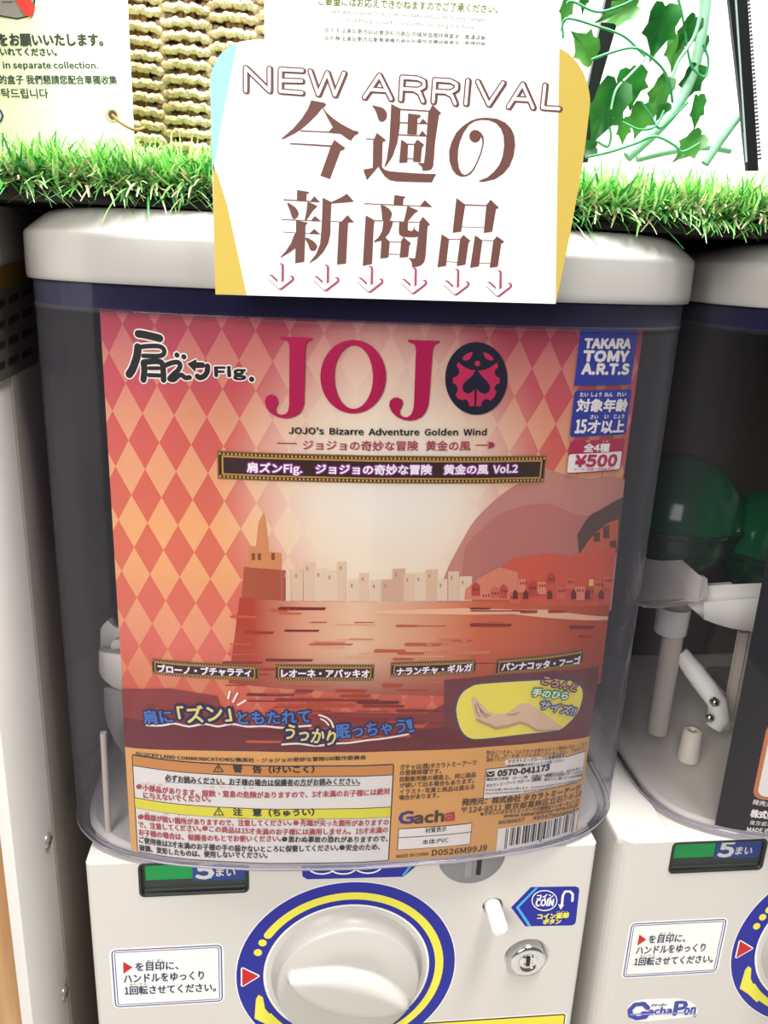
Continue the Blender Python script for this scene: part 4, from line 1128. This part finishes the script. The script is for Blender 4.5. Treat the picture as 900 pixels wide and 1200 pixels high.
poly(k2, (210, 212), (360, 220), (360, 226), (210, 219)); poly(k2, (318, 220), (337, 193), (360, 222))
poly(k2, (225, 240), (262, 265), (258, 362), (215, 365)); poly(k2, (310, 240), (347, 268), (335, 285), (328, 362), (288, 358), (293, 265))
poly(k2, (262, 262), (295, 264), (295, 270), (262, 270)); poly(k2, (256, 338), (292, 340), (292, 345), (256, 345))
poly(k2, (40, 235), (85, 237), (85, 243), (40, 241))
poly(k2, (97, 205), (147, 245), (128, 255), (124, 385), (138, 400), (165, 408), (210, 412), (320, 420), (412, 423), (400, 440), (388, 467), (300, 465), (200, 462), (165, 455), (138, 435), (118, 405), (105, 384), (45, 455), (25, 400), (75, 390), (78, 248))
LT.poly([k2(*p) for p in [(635, 458), (637, 464), (660, 464), (720, 450), (765, 420), (798, 380), (818, 330), (827, 270), (822, 220), (805, 182), (775, 152), (730, 131), (670, 125), (625, 130), (590, 143), (550, 170), (515, 205), (490, 255), (478, 300), (480, 355), (495, 400), (515, 425), (540, 437), (565, 436), (590, 425), (610, 400), (630, 360), (650, 310), (662, 262), (660, 228), (648, 206), (630, 193), (608, 190), (590, 202), (584, 222), (588, 240), (600, 252), (618, 257), (634, 250), (643, 236), (646, 226), (652, 240), (654, 262), (642, 312), (620, 365), (600, 400), (580, 420), (560, 428), (543, 418), (530, 390), (524, 345), (526, 295), (536, 250), (555, 205), (582, 165), (612, 145), (650, 137), (690, 140), (725, 155), (750, 182), (765, 220), (768, 275), (760, 330), (742, 375), (715, 410), (680, 440)]], BRN, 1)
k3 = lambda x, y: (320+x/8.18, 215+y/8.18)
poly(k3, (230, 62), (350, 82), (340, 97), (322, 100), (320, 168), (228, 163)); poly(k3, (100, 150), (445, 172), (450, 182), (100, 162)); poly(k3, (358, 168), (395, 120), (452, 182))
LT.poly([k3(*p) for p in catmull([(132, 185), (165, 195), (220, 235), (245, 285), (235, 320), (205, 342), (182, 325), (168, 280), (150, 230)], 2, True)], BRN, 1)
poly(k3, (330, 172), (425, 215), (415, 230), (390, 250), (320, 352), (303, 352), (320, 260))
poly(k3, (80, 340), (460, 358), (462, 365), (80, 350)); poly(k3, (362, 356), (400, 310), (460, 362))
poly(k3, (98, 462), (218, 470), (218, 477), (98, 470)); poly(k3, (300, 474), (455, 482), (455, 488), (300, 482)); poly(k3, (348, 478), (395, 435), (452, 485))
poly(k3, (220, 352), (332, 375), (325, 388), (312, 398), (300, 750), (212, 765), (215, 620), (160, 660), (75, 712), (72, 703), (120, 650), (170, 575), (205, 485), (220, 470))
LT.poly([k3(*p) for p in catmull([(303, 520), (350, 530), (400, 565), (425, 605), (405, 640), (375, 647), (352, 630), (335, 580)], 2, True)], BRN, 1)
poly(k3, (475, 135), (560, 178), (552, 350), (550, 480), (530, 570), (480, 660), (415, 725), (345, 768), (348, 757), (410, 680), (450, 580), (462, 450), (470, 300))
poly(k3, (556, 178), (640, 140), (708, 98), (778, 175), (640, 187), (556, 193)); poly(k3, (550, 358), (667, 365), (660, 373), (550, 366))
poly(k3, (713, 302), (778, 373), (720, 376), (700, 768), (612, 778), (632, 372), (655, 365))
k4 = lambda x, y: (415+x/9, 215+y/9)
poly(k4, (425, 120), (545, 140), (535, 155), (520, 160), (515, 236), (415, 230)); poly(k4, (108, 207), (820, 240), (820, 250), (108, 218)); poly(k4, (690, 240), (745, 173), (824, 248))
poly(k4, (278, 226), (320, 235), (365, 262), (392, 297), (400, 325), (392, 355), (375, 388), (412, 398), (400, 450), (370, 520), (330, 570), (376, 612), (362, 780), (275, 792), (288, 603), (215, 620), (205, 610), (255, 570), (295, 500), (308, 400), (295, 385), (290, 300))
poly(k4, (560, 236), (672, 283), (670, 295), (640, 312), (565, 400), (522, 402), (545, 310))
poly(k4, (475, 398), (568, 405), (565, 490), (605, 503), (625, 485), (632, 440), (640, 485), (668, 505), (695, 520), (690, 556), (650, 566), (590, 568), (510, 562), (475, 540), (470, 500))
poly(k4, (122, 335), (215, 388), (205, 480), (190, 850), (90, 868), (112, 500)); poly(k4, (212, 386), (296, 390), (300, 402), (212, 397)); poly(k4, (380, 395), (478, 399), (478, 408), (380, 406)); poly(k4, (562, 402), (694, 405), (694, 413), (562, 412))
poly(k4, (725, 350), (800, 430), (790, 445), (775, 450), (755, 750), (748, 800), (735, 835), (705, 862), (670, 876), (612, 882), (605, 830), (590, 805), (565, 785), (640, 790), (655, 700), (690, 402))
poly(k4, (520, 565), (600, 630), (592, 645), (583, 655), (570, 775), (480, 783), (495, 605)); poly(k4, (368, 612), (497, 615), (497, 624), (368, 622)); poly(k4, (362, 740), (487, 745), (487, 753), (362, 750))
k5 = lambda x, y: (500+x/8.18, 215+y/8.18)
poly(k5, (285, 138), (370, 203), (330, 462), (248, 472), (272, 250)); poly(k5, (612, 155), (690, 228), (685, 240), (665, 245), (628, 462), (545, 475), (572, 205)); poly(k5, (358, 198), (582, 207), (582, 218), (358, 211)); poly(k5, (335, 412), (552, 421), (552, 428), (335, 419))
poly(k5, (142, 485), (215, 532), (185, 790), (103, 802)); poly(k5, (352, 492), (420, 550), (405, 565), (400, 575), (372, 778), (288, 792), (320, 530)); poly(k5, (208, 528), (325, 532), (325, 540), (208, 537)); poly(k5, (188, 745), (294, 752), (294, 759), (188, 752))
poly(k5, (463, 495), (534, 546), (500, 795), (415, 808)); poly(k5, (672, 505), (742, 555), (730, 572), (715, 575), (682, 798), (603, 808), (638, 545)); poly(k5, (528, 542), (642, 545), (640, 553), (528, 550)); poly(k5, (503, 760), (607, 763), (607, 770), (503, 767))
LT.build('japanese_lettering', notice)
LT = Print(NS); PKA = mat('a04e68', .5, .3)
for k, x in enumerate((78, 227, 372, 516, 656, 796)):
    f = lambda a, b: (300+a/2.8125, 300+b/2.8125)
    y = 33+k*4.6; g = [[(x, y), (x-1, y+66)], [(x-33, y+38), (x-1, y+68), (x+34, y+41)]]
    for s_ in g: LT.stroke([f(*p) for p in s_], 7.6, PKA, 1, dx=1.6, dy=.3)
    for s_ in g: LT.stroke([f(*p) for p in s_], 4.4, WHT, 2)
LT.build('down_arrows', notice)

# ------------------------------------------------------------------ artificial turf along the shelf edge
turf = thing('artificial_turf', 'strip of bright green artificial turf along the shelf above the machines', 'artificial turf')
mb = MB(); mb.box((-3.7, 1.0, 35.5), (75, 30, 36.05), mat('171a14', .8), .1); mb.build('turf_backing', turf)
GR = [mat('6cc353', .45, .4), mat('a4de80', .4, .4), mat('44994a', .45, .35), mat('d2efb4', .4, .4), mat('e6d9b0', .5, .3), mat('3b8a50', .5, .3)]
rg = random.Random(11)
mb = MB()
def blade(x, y, z, ln, lean, az, wd, ma, curl):
    dx, dy = cos(az), sin(az); px_, py_ = -dy, dx; vs = []; n = 4
    ang = lean; p = [x, y, z]
    for k in range(n+1):
        h = wd*(1-.8*(k/n)**1.5)/2
        vs += [(p[0]+px_*h, p[1]+py_*h, p[2]), (p[0]-px_*h, p[1]-py_*h, p[2])]
        p[0] += dx*sin(ang)*ln/n; p[1] += dy*sin(ang)*ln/n; p[2] += cos(ang)*ln/n; ang += curl/n
    mb.add(vs, [(2*k, 2*k+1, 2*k+3, 2*k+2) for k in range(n)], ma, True)
for k in range(9000):
    x = rg.uniform(-4.5, 36); y = 1.1+13*rg.random()**1.9
    az = rg.uniform(0, 2*pi) if rg.random() < .6 else rg.uniform(-pi*.9, -pi*.1)
    ma = rg.choices(GR, (5, 5.5, 2.5, 4.5, 2.2, 1.2))[0]
    blade(x, y, 36.0, rg.uniform(.9, 2.0), rg.uniform(.05, .8), az, rg.uniform(.11, .2), ma, rg.uniform(.1, 1.4))
for k in range(3600):      # the frayed cut edge, leaning out and down
    x = rg.uniform(-4.5, 36); y = rg.uniform(.8, 1.3); z = rg.uniform(35.75, 36.2)
    az = rg.uniform(-pi*.92, -pi*.08)
    ma = rg.choices(GR, (4, 4.5, 3, 4, 3.5, 2))[0]
    blade(x, y, z, rg.uniform(.8, 1.6), rg.uniform(.3, 2.1), az, rg.uniform(.1, .18), ma, rg.uniform(-.4, 1.1))
for k in range(60):
    x = rg.uniform(-4, 36); blade(x, .9, 35.7, rg.uniform(1.2, 2.2), rg.uniform(1.7, 2.2), rg.uniform(-pi*.9, -pi*.1), .12, rg.choice(GR[:4]), rg.uniform(0, .6))
tag(mb.build('grass_blades', turf, False), kind='stuff')

# ------------------------------------------------------------------ cards and papers standing on the shelf
def panel(name, label, cat, px4, y, ma, th=.12):
    t_ = thing(name, label, cat); q = [on_y(px, py, y) for px, py in px4]
    mb_ = MB(); mb_.loft([[tuple(p) for p in q], [(p.x, p.y+th, p.z) for p in q]], ma, True, True, False); mb_.build('card', t_)
    return t_
CY1 = 5.0
card1 = panel('recycling_notice', 'pale green laminated notice with a grommet hole before the wicker basket', 'notice', [(-60, -60), (146, -60), (149, 0), (157, 166), (157, 200), (-60, 190)], CY1, mat('dff0da', .45, .3))
P = Print(Plane(CY1)); K2 = mat('3c463e', .6, .2)
P.text('をお願いいたします。', (-1, 54), (121, 54), 14, K2, 1, bold=.7)
P.text('にいれてください。', (-8, 65), (67, 65.5), 8.6, K2, 1, bold=.45)
P.text('in separate collection.', (4.5, 82.2), (115.5, 82.5), 10, K2, 1, bold=.3)
P.text('的盒子 我們懇請您配合單獨收集', (0, 98.5), (137.5, 99), 10.5, K2, 1, bold=.25)
P.text('부탁드립니다', (-9, 115), (57, 115.5), 11.5, K2, 1, bold=.25)
P.text('お菓子の箱', (-62, 54), (-5, 54), 13, K2, 1, bold=.6)
P.build('lettering', card1)
P = Print(Plane(CY1)); GY = mat('85898a', .5); 
P.poly([(-20, -30), (30, -40), (42, -2), (38.5, 18.5), (21, 23), (0, 19.5), (-22, 14)], INK, 1)
P.poly([(-20, -30), (29, -40), (40.5, -2), (37.3, 17.3), (21, 21.5), (0, 18), (-22, 12.5)], GY, 2)
P.stroke([(3, 2.5), (15, 2.5)], 1, INK, 3)
P.poly([(0, -30), (10, -34), (41.5, 8), (40, 16), (36, 21), (28, 16)], mat('d8362c', .5), 4)
P.build('box_picture', card1); P = Print(Plane(CY1))
P.stroke([(-6, 128), (1, 130), (3.5, 136), (1, 142), (-6, 145)], 2.4, mat('3b4a86', .5), 2)
P.build('blue_ring', card1)
hp = on_y(132, 135, CY1)
mb = MB(); mb.lathe((hp.x, CY1, hp.z), [(.17, .0), (.2, .03), (.28, .03), (.3, 0)], mat('b8b49c', .4, .4), n=20); mb.lathe((hp.x, CY1, hp.z), [(.17, .015), (.01, .016)], mat('5a4634', .7), n=20, cap1=True); mb.build('grommet', card1)
mb = MB(); e1 = on_y(157, 152, CY1-.3); e2 = on_y(168, 150, CY1+1.5)
mb.tube(catmull([(hp.x, CY1-.05, hp.z), (hp.x+.35, CY1-.4, hp.z-.3), tuple(e1), tuple(e2)], 5), .06, mat('8a6a48', .7), 8); mb.build('tie', card1)

CY2 = 12.0
card2 = panel('request_notice', 'white printed request notice standing behind the NEW ARRIVAL sign', 'notice', [(309, -70), (652, -60), (650, 140), (311, 130)], CY2, mat('f5f5f3', .5, .2))
P = Print(Plane(CY2)); G2 = mat('5c5c62', .6); G3 = mat('5f5b22', .6)
P.stroke([(336.5, -60), (337.5, 46)], .7, mat('c8c8cc', .6), 1); P.stroke([(618, -60), (615, 60)], .6, mat('dcdcde', .6), 1)
P.text('ご要望にはお応えできかねますのでご了承ください。', (373, 6), (583, 16), 10.5, G3, 1, bold=.3)
P.text('We are unable to accommodate requests to rearrange', (388.5, 16.8), (567, 26.5), 6.6, G2, 1, bold=.1)
P.text('or mix the products inside the vending machine.', (398, 26.8), (557, 36), 6.6, G2, 1, bold=.1)
P.text('由于无法满足更改自动售货机内商品的摆放或搅拌等要求，敬请谅解', (380.5, 38), (569, 47.5), 6.2, G2, 1, bold=.15)
P.text('由於無法滿足更改自動售貨機內商品的擺放或攪拌等要求，敬請諒解', (380.5, 47.5), (569, 55), 6.2, G2, 1, bold=.15)
P.build('lettering', card2)

# ------------------------------------------------------------------ wicker basket
basket = thing('wicker_basket', 'woven cream wicker basket behind the pale green notice', 'basket')
BY = 13.0
bl = on_y(20, 60, BY).x; br = on_y(318, 60, BY).x
CORD = bumpy(mottled('cdb794', 'e6d5b6', 60, .75), 260, .9, .004); STK = mottled('96764a', 'bc9c6a', 60, .8)
bz0, bz1 = 36.06, 50.5
wid = br-bl; dep = 11.0
per = []
for k in range(0, 121): per.append((bl+wid*k/120, BY, 0, -1))
for k in range(1, 61): per.append((br, BY+dep*k/60, 1, 0))
nst = 9
colw = on_y(247, 60, BY).x-on_y(191, 60, BY).x
mb = MB(); row = 0; z = bz0
rb = random.Random(5)
while z < bz1:
    for sub in range(1):
        pts = []
        jit = rb.uniform(-.04, .04)
        for i, (x, y, nx, ny) in enumerate(per):
            s_ = (x-bl)+(y-BY)
            ph = pi*(s_-(on_y(191, 60, BY).x-bl))/colw
            w_ = sin(ph)*(1 if row % 2 == 0 else -1)
            o = .42*(1 if w_ > 0 else -1)*abs(w_)**.6
            pts.append((x+nx*o, y+ny*o, z+jit+.05*sin(s_*9+row*2)+.05*w_))
        mb.tube(pts, [.21+.04*sin(i*2.1+row) for i in range(len(pts))], CORD, 7)
    z += .315; row += 1
mb.build('weave', basket, False)
k = 0
x = on_y(191, 60, BY).x-colw/2
while x > bl+.3: x -= colw
x += colw if x < bl+.3 else 0
while x < br:
    for d in (-.28, 0, .28):
        mb = MB(); mb.tube([(x+d, BY+.02, bz0), (x+d+.05, BY+.02, bz1)], .17, STK, 7); mb.build('stake', basket)
    x += colw
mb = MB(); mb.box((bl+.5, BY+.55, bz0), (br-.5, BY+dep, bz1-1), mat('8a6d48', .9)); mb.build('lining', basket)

# ------------------------------------------------------------------ black display frame and white panel on the right
wp = thing('white_panel', 'bright white display panel standing behind the ivy', 'panel')
a, b = on_y(620, 40, 30), on_y(1010, 40, 30)
mb = MB(); mb.box((a.x-8, 30, 35.9), (b.x+8, 31, 75), mat('fbfbfb', .6, .2), .1); mb.build('sheet', wp)
ez = thing('display_easel', 'black display frame with slanting legs around the ivy on the turf', 'display frame')
BKF = mat('101214', .35, .5); BKL = mat('2a3138', .3, .5)
def bar(px_pts, y, th, ma, name, parent):
    q = [on_y(px, py, y) for px, py in px_pts]; mb_ = MB()
    mb_.loft([[tuple(p) for p in q], [(p.x, p.y+th, p.z) for p in q]], ma, True, True, False); return mb_.build(name, parent)
bar([(716, -30), (740, -30), (702, 102), (689, 190), (673, 190), (684, 128)], 15, .4, BKF, 'leg', ez)
bar([(851, -30), (874, -30), (880, 60), (889, 200), (876, 200), (868, 120)], 11, .25, BKF, 'leg', ez)
bar([(859.5, -30), (861.5, -30), (876, 190), (874.5, 190)], 10.95, .1, mat('9aa6ad', .3, .5), 'edge_highlight', ez)  # pale bluish bar painting the highlight along the black leg
mb = MB()
for k in range(44):
    p = on_y(875.5+k*.33, -8+k*4.5, 11.3); mb.box((p.x-.02, 11.2, p.z-.05), (p.x+.08, 11.5, p.z+.05), BKL)
mb.build('perforated_edge', ez)

# ------------------------------------------------------------------ ivy
ivy = thing('ivy_garland', 'trailing green artificial ivy hanging in front of the white panel', 'ivy')
LF = mottled('0f5420', '2e8434', 45, .3, None, .5); LF2 = mottled('25682a', '5c9a46', 45, .35, None, .5); STEM = mat('2f8052', .45, .4); PALE = mat('86b09a', .4, .4)
mbl = MB()
SH = [(0, -.42), (.12, -.5), (.36, -.46), (.5, -.2), (.44, .02), (.56, .26), (.34, .3), (.22, .46), (.1, .62), (0, .86), (-.1, .62), (-.22, .46), (-.34, .3), (-.56, .26), (-.44, .02), (-.5, -.2), (-.36, -.46), (-.12, -.5)]
def leaf(px, py, y, size, rot, tilt=0.3, fold=.35, ma=LF, wide=1.0):
    c = on_y(px, py, y); k = size*(y-CY)/F_PX; vs = [(0, 0, 0)]
    for a_, b_ in SH: vs.append((a_*wide, -abs(a_)*fold+.06*sin(b_*7), b_))
    o = []
    for a_, f_, b_ in vs:
        x1 = a_*cos(rot)-b_*sin(rot); z1 = a_*sin(rot)+b_*cos(rot)
        o.append((c.x+x1*k, c.y+(f_+tilt*b_)*k, c.z+z1*k))
    mbl.add(o, [(0, i, i % 18+1) for i in range(1, 19)], ma, True)
R = radians
for px, py, y, w_, h_, rot, tl, ma in ((729, 14, 14, 26, 50, 112, .2, LF2), (773, 30, 9, 40, 56, 176, .3, LF), (807, 35, 10, 24, 38, 160, .4, LF), (790, 56, 12, 26, 40, 185, .2, LF2), (686, 58, 10, 34, 42, 60, -.5, LF2),
        (711, 124, 8, 46, 72, 165, .3, LF), (738, 98, 10, 40, 44, 195, .3, LF), (773, 107, 11, 26, 46, 158, .3, LF2), (751, 136, 11, 34, 38, 175, .3, LF2), (810, 94, 12, 28, 42, 170, .4, LF), (816, 127, 11, 18, 38, 188, .3, LF), (810, 169, 9, 28, 42, 140, .3, LF2),
        (730, 150, 9, 18, 30, 190, .3, LF2), (690, 174, 9, 20, 24, 100, .3, LF), (823, 54, 12, 11, 28, 180, .3, LF), (664, 6, 10, 16, 40, 175, .3, LF2), (684, -4, 10, 12, 30, 185, .3, LF2), (776, 128, 12, 18, 22, 160, .3, LF)):
    leaf(px, py, y, h_/1.36, R(rot), tl, .35, ma, w_/h_*1.36/1.12)
mbl.build('foliage', ivy, False)
def vine(pts, r, ma, name):
    mb_ = MB(); q = [tuple(on_y(px, py, y)) for px, py, y in pts]; mb_.tube(catmull(q, 6), r, ma, 8); mb_.build(name, ivy)
vine([(664, 4, 9), (672, 2, 9), (700, 14, 9), (730, 6, 9), (752, -6, 9)], .065, STEM, 'vine')
vine([(660, 45, 8.6), (663, 22, 8.6), (700, 31, 8.6), (730, 42, 8.6), (748, 58, 8.6), (756, 66, 8.4)], .065, STEM, 'vine')
vine([(693, 70, 8), (715, 62, 8), (740, 56, 8), (756, 62, 8), (776, 80, 8.3), (785, 100, 8.6), (788, 120, 9)], .065, STEM, 'vine')
vine([(716, 128, 7.6), (722, 105, 7.6), (738, 88, 7.8), (757, 68, 8)], .06, PALE, 'vine')
vine([(788, 92, 9), (795, 72, 9), (812, 46, 9), (820, 20, 9), (822, -10, 9)], .09, PALE, 'vine')
vine([(793, -8, 10), (800, 20, 10), (806, 60, 10), (812, 80, 10), (826, 90, 10), (830, 70, 10), (824, 52, 10)], .065, STEM, 'vine')
vine([(830, -20, 12), (822, 40, 12), (812, 85, 12), (795, 122, 12), (770, 152, 12), (735, 184, 12)], .3, PALE, 'stem')
vine([(688, 184, 8.5), (715, 178, 8.5), (745, 168, 8.5), (768, 160, 8.5), (790, 170, 8.5), (800, 178, 8.5), (820, 168, 8.5)], .065, STEM, 'vine')
vine([(718, 138, 8), (735, 146, 8), (750, 152, 8), (768, 148, 8.6), (778, 130, 9)], .06, STEM, 'vine')
vine([(752, 120, 9), (762, 135, 9), (772, 150, 9), (786, 140, 9), (806, 120, 9)], .06, STEM, 'vine')
vine([(700, 166, 8), (712, 172, 8), (716, 160, 8), (714, 148, 8)], .06, STEM, 'vine')
vine([(746, 186, 14), (790, 176, 14), (828, 172, 14), (856, 176, 14)], .2, PALE, 'stem')
vine([(826, 192, 12.5), (842, 168, 12.5), (864, 138, 12.5), (880, 120, 12.5)], .24, PALE, 'stem')

# ------------------------------------------------------------------ put every thing's origin at its base
bpy.context.view_layer.update()
for o in [o for o in COL.objects if o.type == 'EMPTY' and o.parent is None]:
    lo = Vector((1e9,)*3); hi = Vector((-1e9,)*3)
    st = list(o.children)
    while st:
        c = st.pop(); st += list(c.children)
        for k in c.bound_box:
            p = c.matrix_world @ Vector(k)
            for i in range(3): lo[i] = min(lo[i], p[i]); hi[i] = max(hi[i], p[i])
    base = Vector(((lo.x+hi.x)/2, (lo.y+hi.y)/2, lo.z))
    o.location = base
    for c in o.children: c.location = c.location-base
bpy.context.view_layer.update()
